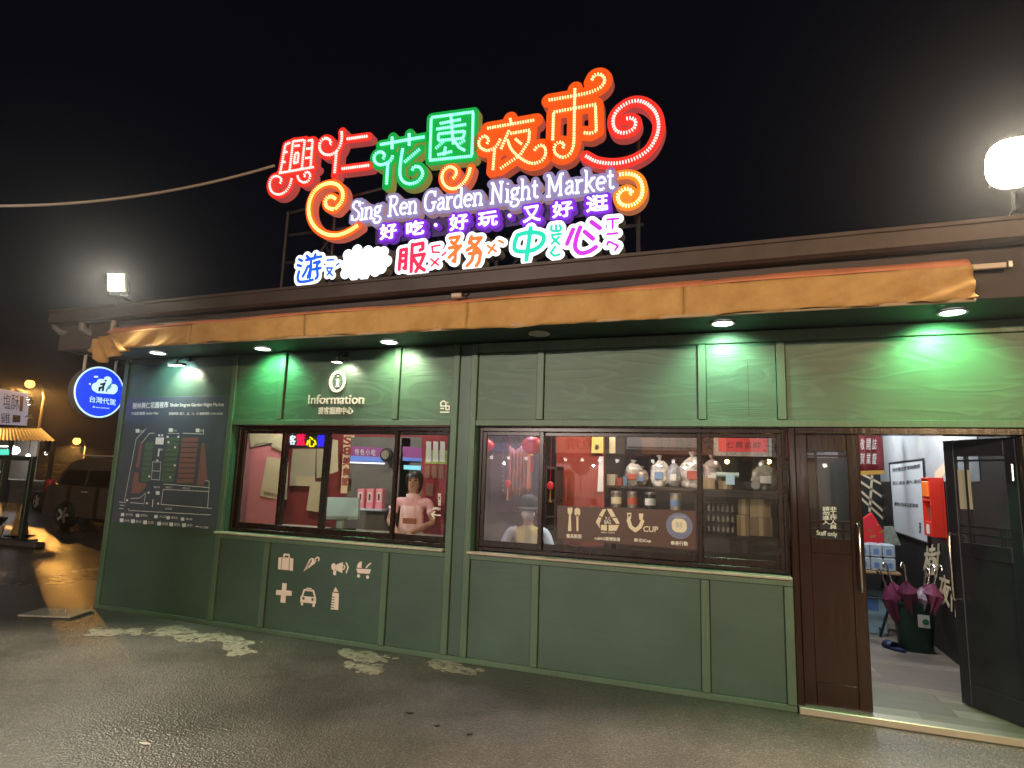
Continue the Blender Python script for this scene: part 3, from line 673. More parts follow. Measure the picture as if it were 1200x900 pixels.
q = PY(207, 428, -.15); spotlamp((q.x, -.15, q.z), (q.x, .06, q.z-.20), 26, (1, .98, .72), 'small black spotlight shining on the top of the map panel', .10)
q = PY(395, 424, -.13); spotlamp((q.x, -.13, q.z), (q.x+.02, .05, q.z-.18), 8, (1, .98, .72), 'small black spotlight above the information lettering', .05)
def flood(p, s_, strength, col, label, tilt=14, watt=300, dome=False):
    t = thing('floodlight', label, 'floodlight', p, group='floodlights on the roof edge')
    yawf = math.atan2(-(CAM.x-p.x), (CAM.y-p.y)*-1)*0.35
    M = Matrix.Translation(p) @ Matrix.Rotation(-yawf, 4, 'Z') @ Matrix.Rotation(R(tilt), 4, 'X')
    hk = .6 if dome else 1; MB().bbox(-s_*hk, s_*hk, 0, .05, -s_*hk, s_*hk, .008, M).build('housing', DSTEEL, t)
    fr = MB()
    for a in ((-s_, s_, -.012, .0, s_*.86, s_), (-s_, s_, -.012, .0, -s_, -s_*.86), (-s_, -s_*.86, -.012, .0, -s_*.86, s_*.86), (s_*.86, s_, -.012, .0, -s_*.86, s_*.86)): fr.box(*a, M)
    if not dome: fr.build('bezel', mat('pale_bezel', (.5, .45, .3), .4), t)
    if not dome: MB().box(-s_*.855, s_*.855, -.004, -.001, -s_*.855, s_*.855, M).build('lens', emis('floodlight_glow', col, strength), t)
    if dome:  # swollen glowing ball takes the shape of the lamp's blown-out glare
        db = MB().ball((0, 0, 0), 1, 20); db.v = [M @ Vector(tuple(math.copysign(abs(q)**.78, q)*k for q, k in zip(v, (s_*1.02, s_*.4, s_*1.08)))) for v in db.v]
        db.build('glare_ball', emis('floodlight_glare', col, 18), t, True)
    fin = MB()
    for k in range(6): x = -s_*.8+k*s_*.32; fin.box(x, x+.008, .05, .085, -s_*.85, s_*.85, M)
    fin.build('heat_sink', DSTEEL, t)['kind'] = 'stuff'
    if not dome: MB().tube([M @ Vector((-s_-.012, .03, 0)), M @ Vector((-s_-.012, .03, -s_-.04)), M @ Vector((0, .03, -s_-.05)), M @ Vector((s_+.012, .03, -s_-.04)), M @ Vector((s_+.012, .03, 0))], .009, 6).build('yoke', DSTEEL, t)
    b_ = M @ Vector((0, .03, -s_-.045)); MB().tube([b_, (b_.x, b_.y, 3.40), (b_.x, -.62, 3.36)], .012, 6).build('stem', DSTEEL, t)
    c = M @ Vector((0, -.06, 0)); lamp('SPOT', 'beam', c, watt, col, t, (c.x+(CAM.x-c.x)*.25, c.y-3.2, 0), .06, R(116), .6)
    return t, M
ft, fm = flood(PY(137, 331, -.82), .098, 90, (1, .93, .68), 'square lit floodlight on the roof above the map panel', watt=620)
ft2, fm2 = flood(PY(1188, 191, -.82), .142, 260, (1, .84, .58), 'large warm lit floodlight above the roof at the right edge', watt=1600, dome=True)
# little security camera under the gutter
q = PY(537, 347, -.72); sct = thing('security_camera', 'small pale bullet camera clipped under the gutter', 'camera', q)
MB().tube([q+Vector((-.05, -.02, .0)), q+Vector((.03, .0, .006))], .022, 10).build('body', mat('pale_camera_shell', (.55, .42, .36), .4), sct, True)
MB().tube([q+Vector((.03, 0, .006)), q+Vector((.07, .02, .0)), q+Vector((.075, .05, .03))], .009, 6).build('bracket', BLACK, sct)

# ================================================================== ROUND HANGING SIGN
bc = Vector((-6.86, -.235, 2.442)); BS = thing('round_hanging_sign', 'round glowing blue hanging sign with white cloud picture and lettering', 'sign', bc)
RB = .292; ROTX = Matrix.Translation(bc) @ Matrix.Rotation(R(90), 4, 'Y')
BLUE = mat('lit_blue_acrylic', (.01, .03, .5), .25, emit=(.006, .05, .86), es=.85)
BWH = mat('lit_white_acrylic', (.6, .8, .9), .3, emit=(.55, .85, 1.), es=.85)
MB().lathe([(RB, -.11), (RB+.004, -.105), (RB+.004, -.01), (RB, -.004)], 48, ROTX).build('drum', mat('sign_drum', (.28, .26, .28), .3, .6), BS, True)
MB().lathe([(RB, -.004), (RB+.006, .0), (RB-.003, .007), (RB-.012, .003)], 48, ROTX, False).build('rim', BWH, BS, True)
MB().lathe([(.001, .003), (RB-.012, .003), (RB-.012, -.003), (.001, -.003)], 48, ROTX).build('face', BLUE, BS)
XF = bc.x+.0045
def SX(x, y): p = PX(60+x/5, 340+y/5, XF); return (p.y, p.z)
to3b = lambda d: (lambda y, z: (XF+d, y, z))
cl = MB(); blob(cl, segs_of([[SX(262, 568), SX(262, 569)], [SX(290, 545), SX(292, 560)], [SX(330, 530), SX(330, 570)], [SX(365, 575), SX(365, 580)], [SX(275, 578), SX(360, 585)]]), .050, .008, to3b(.003), .002, (-1, 0, 0))
cl.m = [0]*len(cl.f); cl.build('cloud_picture', BWH, BS)
sp = MB(); blob(sp, segs_of([[SX(255, 507), SX(270, 508)], [SX(226, 549), SX(227, 550)]]), .010, .005, to3b(.003), .002, (-1, 0, 0)); sp.m = [0]*len(sp.f); sp.build('cloud_speck', BWH, BS)
fg = MB(); blob(fg, segs_of([[SX(317, 530), SX(318, 531)], [SX(312, 545), SX(300, 570), SX(282, 572), SX(280, 588)], [SX(312, 548), SX(290, 552)], [SX(304, 572), SX(300, 588)]]), .012, .005, to3b(.006), .002, (-1, 0, 0)); fg.m = [0]*len(fg.f)
fg.build('seated_figure', mat('dark_blue_print', (.01, .06, .2), .4), BS)
fg = MB(); blob(fg, segs_of([[SX(353, 535), SX(354, 536)], [SX(350, 548), SX(342, 572), SX(324, 580), SX(322, 592)], [SX(350, 552), SX(332, 568)]]), .010, .005, to3b(.006), .002, (-1, 0, 0)); fg.m = [0]*len(fg.f)
fg.build('seated_figure', mat('light_blue_print', (.12, .4, .6), .4, emit=(.1, .4, .6), es=.4), BS)
tx = MB(); f3 = lambda x, y: Vector((XF+.004, *SX(x, y)))
text_quad(tx, '台灣代駕', f3(222, 655), f3(374, 676), f3(224, 618), (1, 0, 0), .002, .0)
text_quad(tx, 'www.twdd.com', f3(258, 690), f3(340, 697), f3(258, 680), (1, 0, 0), .0, .0)
tx.build('lettering', BWH, BS)
dt = MB(); blob(dt, segs_of([[SX(248, 684), SX(250, 684)]]), .009, .004, to3b(.003), .002, (-1, 0, 0)); dt.m = [0]*len(dt.f); dt.build('small_logo', BWH, BS)
for yy in (-.42, -.05):
    MB().tube([(bc.x-.05, yy, bc.z+math.sqrt(RB**2-(yy-bc.y)**2)-.01), (bc.x-.05, yy, 2.86)], .016, 8).build('hanger', CREAM, BS, True)
MB().tube([(bc.x-.05, -.5, 2.86), (bc.x-.05, .1, 2.86)], .016, 8).build('hanger_rail', DSTEEL, BS)
MB().tube([(bc.x-.05, -.02, 2.74), (bc.x+.05, -.03, 2.82), (bc.x+.3, -.035, 2.80), (bc.x+.55, -.03, 2.77)], .006, 6).build('power_cable', BLACK, BS)

# ================================================================== MAP BOARD
MBD = thing('map_board', 'slate grey night market map board on the left end of the wall', 'map', (-5.93, -.0, .955))
YM = -.004
b0 = [PY(u, v, YM) for u, v in [(153.5, 466.5), (268.5, 463.5), (261.5, 624), (136.5, 612.5)]]
x0_, x1_, zb_, zt_ = -6.715, -5.15, .958, 2.412
MB().bbox(x0_, x1_, YM, .0075, zb_, zt_, .002).build('board', mat('slate_print', (.070, .085, .110), .35, var=.06), MBD)
def Z4(x, y, Y=YM-.001): return PY(130+x/4.74, 450+y/4.737, Y)
MW = mat('map_white_print', (.62, .64, .66), .5); MG = mat('map_green_print', (.085, .13, .095), .5); MP = mat('map_mauve_print', (.20, .105, .10), .5); MS = mat('map_slate_shade', (.035, .043, .055), .4)
def mtext(body, x0, y0, x1, y1, x2, y2, bold=.015):
    t = MB(); text_quad(t, body, Z4(x0, y0), Z4(x1, y1), Z4(x2, y2), (0, -1, 0), .0, bold); t.build('map_lettering', MW, MBD)
mtext('樹林興仁花園夜市', 120, 138, 318, 131, 122, 105, .02); mtext('Shulin Singren Garden Night Market', 330, 131, 628, 129, 330, 107, .015)
mtext('平面配置圖 Guide Map', 113, 176, 262, 172, 114, 157, .012); mtext('營業時間: 週三、五、六、日 營業時間 17:00~24:00', 322, 172, 620, 172, 323, 157, .012)
def mpoly(pts, m, name, d=.0012): MB().poly([Z4(*p, YM) for p in pts], (0, -1, 0), d).build(name, m, MBD)
def quadrow(xa0, xb0, y0, xa1, xb1, y1, n, m, gap=.28):
    for k in range(n):
        f0, f1 = k/n, (k+1-gap)/n; L_ = lambda a, b, f: a+(b-a)*f
        mpoly([(L_(xa0, xa1, f0), L_(y0, y1, f0)), (L_(xb0, xb1, f0), L_(y0, y1, f0)), (L_(xb0, xb1, f1), L_(y0, y1, f1)), (L_(xa0, xa1, f1), L_(y0, y1, f1))], m, 'map_block')
mpoly([(192, 322), (238, 322), (233, 368), (186, 370)], MG, 'map_block')
quadrow(186, 230, 375, 165, 212, 548, 6, MG, .18)
quadrow(318, 382, 295, 278, 350, 548, 9, MG, .18)
quadrow(396, 486, 298, 366, 458, 555, 9, MP, .18)
mpoly([(505, 328), (520, 328), (537, 535), (521, 535), (518, 566), (478, 562)], MP, 'map_block')
mpoly([(162, 330), (175, 330), (155, 465), (138, 462)], MP, 'map_block'); mpoly([(130, 490), (156, 492), (152, 545), (198, 552), (190, 580), (160, 608), (112, 608)], MP, 'map_block')
mpoly([(250, 297), (296, 297), (290, 336), (247, 334)], MW, 'map_kiosk')
def mline(pts, w_=.006):
    mb = MB(); W3 = [Z4(*p) for p in pts]
    for a, b in zip(W3[:-1], W3[1:]):
        d = (b-a).normalized(); q = Vector((-d.z, 0, d.x))*w_*.5
        mb.add([a-q, b-q, b+q, a+q], [(0, 1, 2, 3)])
    mb.build('map_line', MW, MBD)
for l in [[(195, 248), (140, 305), (75, 650)], [(242, 273), (215, 273), (168, 330)], [(315, 273), (380, 275)], [(400, 273), (515, 278), (515, 250)], [(232, 432), (278, 433), (270, 533), (225, 530), (232, 432)], [(231, 482), (274, 484)],
          [(290, 555), (545, 575), (537, 685)], [(290, 585), (542, 597)], [(290, 585), (278, 668)], [(278, 668), (560, 690)], [(45, 655), (85, 658)], [(45, 690), (70, 692)], [(100, 702), (555, 727)], [(100, 702), (98, 690)], [(110, 635), (160, 633), (192, 605), (184, 665), (108, 658)], [(521, 535), (545, 540), (545, 575)], [(50, 672), (75, 675)]]: mline(l)
def msq(x, y, s_=8):
    mpoly([(x-s_, y-s_), (x+s_, y-s_), (x+s_, y+s_), (x-s_, y+s_)], MW, 'map_mark', .0018)
for x, y in [(148, 260), (332, 256), (482, 258), (60, 756), (260, 605)]: msq(x, y, 10)
for x, y in [(315, 293), (375, 293), (320, 323), (357, 352), (355, 452), (330, 518), (213, 513), (258, 424), (268, 285), (285, 285), (210, 603), (200, 662), (262, 664), (90, 645)]: msq(x, y, 5)
for x, y, w_ in [(170, 262, 0), ]: pass
for b_, (x0, y0, x1, h) in [('出口', (162, 268, 182, 14)), ('出入口', (344, 264, 366, 14)), ('停車場', (495, 266, 512, 14)), ('服務中心', (262, 372, 290, 16)), ('攤位區', (238, 578, 272, 12)), ('停車場入口', (304, 580, 340, 12)), ('市場入口', (398, 584, 438, 12)), ('中正路', (302, 698, 338, 12))]: mtext(b_, x0, y0, x1, y0+1, x0, y0-h, .0)
mpoly([(264, 362), (271, 362), (266, 402), (259, 402)], MW, 'map_mark')
mpoly([(232, 640), (236, 640), (232, 682), (228, 682)], MW, 'map_mark')
for x, y, t_ in [(65, 725, '洗手間'), (148, 730, '服務台'), (250, 736, '入口'), (318, 742, '哺乳室'), (398, 750, '停車')]: msq(x, y, 9); mtext(t_, x+16, y+6, x+55, y+8, x+16, y-8, 0)
for x, y, t_ in [(122, 762, '飲水'), (190, 768, '垃圾'), (268, 775, '充電'), (335, 779, '提款'), (406, 784, '吸菸')]: msq(x, y, 10); mtext(t_, x+16, y+8, x+48, y+10, x+16, y-8, 0)
mtext('飲水機', 76, 764, 102, 766, 76, 750, 0); mtext('出入口動線', 494, 800, 540, 804, 494, 787, 0); mline([(470, 790), (488, 792)], .008)

# ================================================================== ROOFTOP NEON SIGN
SY = -.12
SG = thing('rooftop_neon_sign', 'big multicoloured neon sign of curly characters standing on the roof', 'sign', (-2.6, 0, 3.45))
def zr(x0, y0, k): return lambda p: (lambda q: (q.x, q.z))(PY(x0+p[0]/k, y0+p[1]/k, SY))
ZA, ZB, ZC, ZD, ZE, ZF, ZG = zr(310, 140, 6), zr(430, 115, 6), zr(550, 70, 5), zr(570, 180, 6), zr(340, 260, 6), zr(540, 240, 6), zr(400, 180, 6)
def face_mat(name, col, es, base=None): return mat(name, base or tuple(c*.6 for c in col), .35, emit=col, es=es)
RIM = {}
def led_bars(mb, strokes, width, step, thick, y):
    """short lit bars set across every stroke"""
    for s_ in strokes:
        P = [Vector((p[0], y, p[1])) for p in s_]; acc = step*.4
        for a, b in zip(P[:-1], P[1:]):
            d = b-a; L_ = d.length
            if L_ < 1e-6: continue
            d /= L_; nrm = Vector((-d.z, 0, d.x))
            while acc < L_:
                c = a+d*acc; h = nrm*width*.5; t = d*thick*.5; f = Vector((0, -.014, 0))
                v = [c-h-t, c+h-t, c+h+t, c-h+t]; v2 = [p*1+f for p in v]
                mb.add(v+v2, [(4, 5, 6, 7) if True else 0, (0, 4, 7, 3), (1, 2, 6, 5), (0, 1, 5, 4), (3, 7, 6, 2)]); acc += step
            acc -= L_
def channel(name, strokes, conv, r_, col, es, led, les, rim=None, depth=.10, width=.026, step=.027, label=None, smooth_all=True, thick=.010):
    S = [[conv(p) for p in s_] for s_ in strokes]
    S = [catmull(s_) if len(s_) >= 6 else s_ for s_ in S]
    rim = rim or tuple(c*.7+.1 for c in col)
    mb = MB(); blob(mb, segs_of(S), r_, .013, lambda x, z: (x, SY, z), depth, (0, 1, 0))
    o = mb.build('character_panel', [face_mat(name+'_face', col, es), face_mat(name+'_rim', rim, es*.55)], SG)
    if label: o['label'] = label
    lb = MB(); led_bars(lb, S, width, step, thick, SY-.003)
    b_ = lb.build('light_bars', emis(name+'_led', led, les), o); b_['kind'] = 'stuff'
    return o
RED, REDL = (.92, .028, .018), (1., .50, .42)
ORG, ORGL = (.95, .10, .008), (1., .78, .30)
GRN, GRNL = (.004, .36, .055), (.25, 1., .72)
YEL, YELL = (.90, .22, .010), (1., .88, .30)
channel('xing', [[(185, 165), (150, 180), (115, 375)], [(142, 235), (165, 230)], [(128, 305), (152, 300)], [(205, 155), (180, 365)], [(205, 157), (285, 147)], [(287, 145), (265, 355)], [(308, 152), (342, 147), (327, 340)], [(297, 210), (330, 205)], [(290, 275), (325, 270)], [(215, 190), (252, 185)], [(220, 240), (244, 236), (236, 305), (211, 310), (220, 240)], [(105, 380), (350, 337)],
    [(195, 415), (180, 470), (150, 510), (105, 530), (60, 515), (40, 470), (50, 420), (85, 400), (118, 415), (120, 440), (108, 455)], [(235, 395), (245, 425), (275, 445), (310, 435), (325, 400), (315, 375), (295, 375), (282, 395), (290, 405)]], ZA, .050, RED, .62, REDL, 2.3, width=.021, step=.025, label='red neon character with two curls')
channel('ren', [[(545, 85), (545, 150), (520, 215), (470, 250), (420, 245), (392, 210), (395, 165), (425, 135), (460, 145), (470, 170), (460, 185)], [(510, 220), (495, 390)]], ZA, .050, RED, .62, REDL, 2.3, label='red neon character with a hook and curl')
channel('ren_bar', [[(580, 140), (730, 120)]], ZA, .050, RED, .62, REDL, 2.3); channel('ren_bar_low', [[(545, 350), (735, 325)]], ZA, .050, RED, .62, REDL, 2.3)
channel('swirl', [[(660, 745), (600, 785), (520, 815), (440, 810), (370, 770), (325, 700), (315, 610), (340, 530), (390, 475), (460, 450), (520, 465), (553, 515), (545, 580), (500, 632)], [(490, 635), (445, 620), (430, 580), (450, 550), (480, 545), (500, 560)]], ZA, .048, ORG, .85, (1, .66, .16), 2.4, width=.036, step=.023, label='large orange neon scroll')
channel('hua', [[(95, 330), (405, 275)], [(180, 275), (180, 355)], [(300, 250), (300, 335)], [(185, 405), (170, 440), (130, 465), (85, 470), (55, 440), (60, 400), (95, 380), (125, 395), (120, 425), (105, 430)], [(150, 460), (140, 615)], [(255, 355), (240, 450), (235, 540), (260, 590), (310, 605), (365, 585), (395, 535), (375, 490), (335, 485), (318, 515)], [(375, 360), (265, 455)]], ZB, .055, GRN, .6, GRNL, 2.2, rim=(.40, .42, .10), width=.026, step=.024, label='green neon character for flower')
channel('yuan', [[(455, 140), (750, 100), (740, 410), (445, 440), (455, 140)], [(515, 182), (670, 152)], [(593, 120), (600, 195)], [(490, 222), (705, 187)], [(505, 255), (690, 235), (680, 285), (505, 302), (505, 255)], [(545, 305), (480, 362)], [(555, 345), (545, 400)], [(498, 402), (605, 377)], [(615, 298), (650, 350), (700, 375)], [(692, 297), (640, 332)], [(600, 210), (610, 330)], [(570, 330), (575, 380)], [(470, 310), (720, 290)], [(470, 200), (720, 150)]][:11], ZB, .055, GRN, .6, GRNL, 2.2, rim=(.40, .42, .10), width=.023, step=.024, label='green neon character in a square frame')
channel('swirl_low', [[(730, 490), (715, 545), (680, 600), (620, 640), (560, 625), (530, 570), (545, 510), (590, 485), (630, 510), (625, 550), (605, 570)]], ZB, .043, ORG, .8, (1, .62, .22), 2.3, step=.021, label='small orange neon scroll under the square green character')
channel('ye', [[(105, 405), (390, 355)], [(240, 345), (250, 385)], [(185, 465), (160, 510), (110, 535), (65, 515), (60, 475), (90, 450), (115, 470), (105, 495)], [(150, 520), (140, 650)], [(235, 415), (185, 530)], [(240, 435), (355, 415), (350, 480), (300, 560), (185, 640)], [(270, 465), (305, 495)], [(225, 470), (250, 530), (310, 585), (370, 610), (430, 590), (450, 540), (430, 505), (395, 515), (380, 545)]], ZC, .072, ORG, .48, ORGL, 2.0, width=.023, step=.026, label='orange neon character for night')
channel('shi', [[(465, 240), (560, 224), (640, 210), (720, 190), (775, 160), (795, 120), (770, 90), (735, 95), (715, 130)], [(620, 170), (617, 300), (615, 420), (612, 500), (590, 555), (545, 575), (505, 550), (500, 510), (530, 485), (555, 500), (550, 520)], [(490, 475), (495, 310), (740, 265), (745, 420), (715, 435), (665, 430)][:4], [(745, 420), (715, 435), (665, 430)], [(560, 330), (560, 430)], [(690, 310), (690, 380)]][:4], ZC, .072, ORG, .48, ORGL, 2.0, width=.023, step=.026, label='tall orange neon character for market')
channel('swirl_red', [[(680, 565), (750, 600), (850, 610), (950, 590), (1040, 540), (1090, 470), (1110, 390), (1090, 310), (1030, 255), (960, 245), (890, 280), (850, 330), (845, 385), (870, 425), (920, 430), (965, 405), (975, 365), (950, 345), (915, 350)]], ZC, .055, RED, .6, (1, .58, .5), 2.0, width=.027, step=.026, label='big red neon scroll at the right end')
channel('swirl_yellow', [[(935, 150), (1000, 145), (1060, 165), (1095, 220), (1095, 290), (1060, 345), (1000, 370), (945, 355), (925, 305), (950, 265), (990, 250), (1025, 270), (1005, 295)]], ZD, .045, (.90, .20, .012), .75, YELL, 2.6, width=.028, step=.025, label='yellow neon scroll beside the small lettering')
# English line: slab-serif letters built from strokes
GL = {'S': (.62, [[(.55, .85), (.45, .97), (.25, 1), (.1, .9), (.08, .72), (.25, .58), (.42, .48), (.55, .32), (.5, .1), (.3, 0), (.12, .06), (.05, .2)], [(.55, 1), (.55, .75)], [(.05, .28), (.05, 0)]]),
'i': (.32, [[(.15, .6), (.15, 0)], [(.03, .6), (.15, .6)], [(.02, 0), (.28, 0)], [(.15, .84), (.15, .90)]]),
'n': (.66, [[(.12, .6), (.12, 0)], [(0, .6), (.12, .6)], [(.12, .45), (.25, .6), (.42, .58), (.5, .45), (.5, 0)], [(0, 0), (.24, 0)], [(.38, 0), (.62, 0)]]),
'g': (.60, [[(.25, .6), (.1, .52), (.08, .38), (.2, .26), (.35, .27), (.44, .4), (.38, .55), (.25, .6)], [(.4, .57), (.56, .62)], [(.15, .26), (.1, .12), (.4, .05), (.52, -.08), (.42, -.25), (.15, -.27), (.04, -.15), (.12, .0)]]),
'R': (.80, [[(.15, 1), (.15, 0)], [(0, 1), (.42, 1), (.58, .88), (.56, .65), (.4, .52), (.15, .52)], [(.35, .52), (.62, .02), (.75, 0)], [(0, 0), (.3, 0)]]),
'e': (.58, [[(.06, .33), (.48, .33), (.45, .52), (.27, .61), (.1, .5), (.05, .28), (.12, .08), (.3, 0), (.48, .1)]]),
'G': (.85, [[(.7, .8), (.58, .95), (.38, 1), (.15, .88), (.05, .5), (.15, .12), (.4, 0), (.62, .08), (.66, .4)], [(.48, .42), (.8, .42)], [(.7, 1), (.7, .75)]]),
'a': (.58, [[(.08, .48), (.2, .6), (.38, .57), (.42, .42), (.42, .08), (.54, 0)], [(.42, .36), (.2, .32), (.06, .16), (.14, .01), (.3, .03), (.42, .15)]]),
'r': (.50, [[(.12, .6), (.12, 0)], [(0, .6), (.12, .6)], [(.12, .42), (.25, .58), (.42, .56)], [(0, 0), (.28, 0)]]),
'd': (.65, [[(.48, 1), (.48, 0), (.6, 0)], [(.36, 1), (.48, 1)], [(.48, .45), (.35, .6), (.15, .55), (.05, .32), (.12, .06), (.3, 0), (.48, .14)]]),
'N': (.90, [[(.15, 0), (.15, 1), (.65, 0), (.65, 1)], [(0, 1), (.15, 1)], [(.52, 1), (.8, 1)], [(0, 0), (.3, 0)]]),
'h': (.66, [[(.12, 1), (.12, 0)], [(0, 1), (.12, 1)], [(.12, .45), (.25, .6), (.42, .58), (.5, .45), (.5, 0)], [(0, 0), (.24, 0)], [(.38, 0), (.62, 0)]]),
't': (.45, [[(.18, .85), (.18, .1), (.28, 0), (.4, .08)], [(.02, .6), (.38, .6)]]),
'M': (1.04, [[(.15, 0), (.15, 1), (.48, .2), (.8, 1), (.8, 0)], [(0, 1), (.15, 1)], [(.8, 1), (.95, 1)], [(0, 0), (.3, 0)], [(.66, 0), (.95, 0)]]),
'k': (.65, [[(.12, 1), (.12, 0)], [(0, 1), (.12, 1)], [(.48, .6), (.14, .26)], [(.24, .36), (.5, 0), (.6, 0)], [(0, 0), (.26, 0)], [(.36, .6), (.6, .6)]]), ' ': (.42, [])}
words = 'Sing Ren Garden Night Market'; tot = sum(GL[c][0] for c in words)
e0, e1 = PY(412, 259, SY), PY(721, 221, SY); k_ = (e1.x-e0.x)/tot; cx = 0; cur = []; cap = .205
ws = []
for ch in words+' ':
    if ch == ' ':
        if cur: ws.append(cur)
        cur = []; cx += GL[' '][0]; continue
    for s_ in GL[ch][1]:
        pts = [(e0.x+(cx+p[0])*k_, e0.z+(e1.z-e0.z)*(cx+p[0])/tot+p[1]*cap) for p in s_]
        cur.append(catmull(pts, 3) if len(pts) >= 6 else pts)
    cx += GL[ch][0]
for cur in ws:
    mb = MB(); blob(mb, segs_of(cur), .043, .013, lambda x, z: (x, SY, z), .08, (0, 1, 0))
    o = mb.build('word_panel', [face_mat('lavender_face', (.24, .20, .42), .62), face_mat('lavender_rim', (.40, .25, .26), .55)], SG)
    lb = MB(); led_bars(lb, cur, .019, .015, .010, SY-.003); b_ = lb.build('light_bars', emis('white_led', (.86, .90, 1), 1.35), o); b_['kind'] = 'stuff'
# small purple line
PURF = face_mat('purple_face', (.16, .012, .62), .8); PURR = face_mat('purple_rim', (.20, .05, .55), .5); VLED = emis('pale_violet_led', (.92, .82, 1), 2.0)
def mini(ch, u, v, hw, hh):
    V, Fc, E_ = glyphs(ch); lo, hi = V.min(0), V.max(0)
    bl_, br_, tl_ = PY(u-hw, v+hh+1, SY), PY(u+hw, v+hh-2, SY), PY(u-hw, v-hh+1, SY)
    f = lambda p: bl_+(br_-bl_)*float((p[0]-lo[0])/(hi[0]-lo[0]))+(tl_-bl_)*float((p[1]-lo[1])/(hi[1]-lo[1]))
    W3 = [f(p) for p in V]; sg = [(W3[a].x, W3[a].z, W3[b].x, W3[b].z) for a, b in E_]
    mb = MB(); blob(mb, sg, .033, .013, lambda x, z: (x, SY, z), .08, (0, 1, 0)); o = mb.build('small_character_panel', [PURF, PURR], SG)
    t = MB(); text_quad(t, ch, *[p+Vector((0, -.003, 0)) for p in (bl_, br_, tl_)], (0, -1, 0), .012, .014); t.build('light_strokes', VLED, o)
for ch, u, v, hw, hh in [('好', 455.5, 272, 9.5, 8.5), ('吃', 487, 268, 10, 8), ('好', 538, 261, 10.5, 9), ('玩', 572, 257.5, 11, 8), ('又', 623.5, 251.5, 10, 9), ('好', 659.5, 246, 11.5, 9), ('逛', 700, 239, 12.5, 9)]: mini(ch, u, v, hw, hh)
for u, v in [(511, 264), (597.5, 253)]:
    p = PY(u, v, SY); mb = MB(); blob(mb, [(p.x, p.z, p.x+.001, p.z)], .033, .01, lambda x, z: (x, SY, z), .08, (0, 1, 0)); o = mb.build('dot_panel', [PURF, PURR], SG)
    MB().lathe([(.001, .012), (.016, .012), (.016, 0), (.001, 0)], 12, Matrix.Translation((p.x, SY-.003, p.z)) @ Matrix.Rotation(R(90), 4, 'X')).build('light_dot', VLED, o)
pb = [PY(u, v, SY+.09) for u, v in [(440, 287), (732, 247), (732, 220), (440, 258)]]
MB().poly(pb, (0, 1, 0), .02).build('back_panel', mat('dark_purple_panel', (.05, .02, .14), .5), SG)
# bottom line: white cloud letters
CLW = emis('white_cloud_face', (.96, 1, 1), 1.55); CLR = mat('cloud_letter_side', (.30, .30, .29), .5)
def cloud(strokes, conv, r_, col, sw, label=None, extra=(), small=None, ssw=.011):
    S = [[conv(p) for p in s_] for s_ in strokes]; S = [catmull(s_, 4) if len(s_) >= 5 else s_ for s_ in S]
    X = [[conv(p) for p in s_] for s_ in extra]; sm = [[conv(p) for p in s_] for s_ in (small or [])]; sm = [catmull(s_, 4) if len(s_) >= 5 else s_ for s_ in sm]
    mb = MB(); seg = segs_of(S)+segs_of(X)+segs_of(sm); rr = [r_]*(len(segs_of(S))+len(segs_of(X)))+[r_*.85]*len(segs_of(sm))
    blob(mb, seg, np.array(rr), .013, lambda x, z: (x, SY, z), .12, (0, 1, 0)); o = mb.build('cloud_character_panel', [CLW, CLR], SG)
    if label: o['label'] = label
    if S and col:
        t = MB(); blob(t, segs_of(S)+segs_of(sm), np.array([sw*1.3]*len(segs_of(S))+[ssw*1.25]*len(segs_of(sm))), .0075, lambda x, z: (x, SY-.006, z), .004, (0, 1, 0)); t.m = [0]*len(t.f)
        t.build('coloured_strokes', face_mat('stroke_'+(label or 'x')[:12], col, .85, tuple(c*.5 for c in col)), o)
cloud([[(65, 265), (85, 275)], [(55, 305), (78, 312)], [(65, 350), (55, 390), (65, 420), (110, 420), (160, 408)], [(118, 240), (135, 255)], [(115, 270), (185, 250)], [(150, 262), (145, 330), (125, 392)], [(125, 315), (110, 350), (90, 385)], [(125, 315), (150, 310), (140, 390)], [(180, 230), (170, 260)], [(178, 252), (220, 245)], [(170, 290), (210, 280), (190, 310), (195, 380), (182, 400)], [(165, 335), (215, 325)]], ZE, .050, (.01, .11, .80), .0125, 'white cloud letter with a blue character', small=[[(260, 270), (308, 267)], [(345, 292), (328, 305)], [(258, 325), (298, 325), (285, 350), (262, 375)], [(262, 340), (298, 378)]], ssw=.008)
cloud([[(c[0], c[1]), (c[0]+2, c[1]+1)] for c in [(405, 232), (470, 198), (545, 205), (610, 212), (655, 212), (678, 276), (640, 325), (598, 345), (520, 372), (450, 375), (388, 362), (388, 300)]]+[[(450, 250), (640, 250)], [(440, 290), (640, 290)], [(430, 330), (600, 325)]], ZE, .060, None, 0, 'overexposed plain white cloud letter')
cloud([[(780, 200), (768, 335)], [(780, 200), (820, 192), (812, 330), (800, 325)], [(778, 240), (815, 235)], [(775, 280), (812, 275)], [(860, 160), (852, 350)], [(860, 165), (935, 150), (935, 190), (915, 200)], [(862, 240), (945, 228), (920, 290), (885, 350)], [(870, 260), (900, 310), (945, 340)]], ZE, .053, (.82, .02, .08), .015, 'white cloud letter with a crimson character', small=[[(1055, 165), (998, 175), (1005, 215), (1050, 215)], [(1095, 215), (1070, 238)], [(990, 262), (1045, 305)], [(1045, 258), (995, 310)]], ssw=.008)
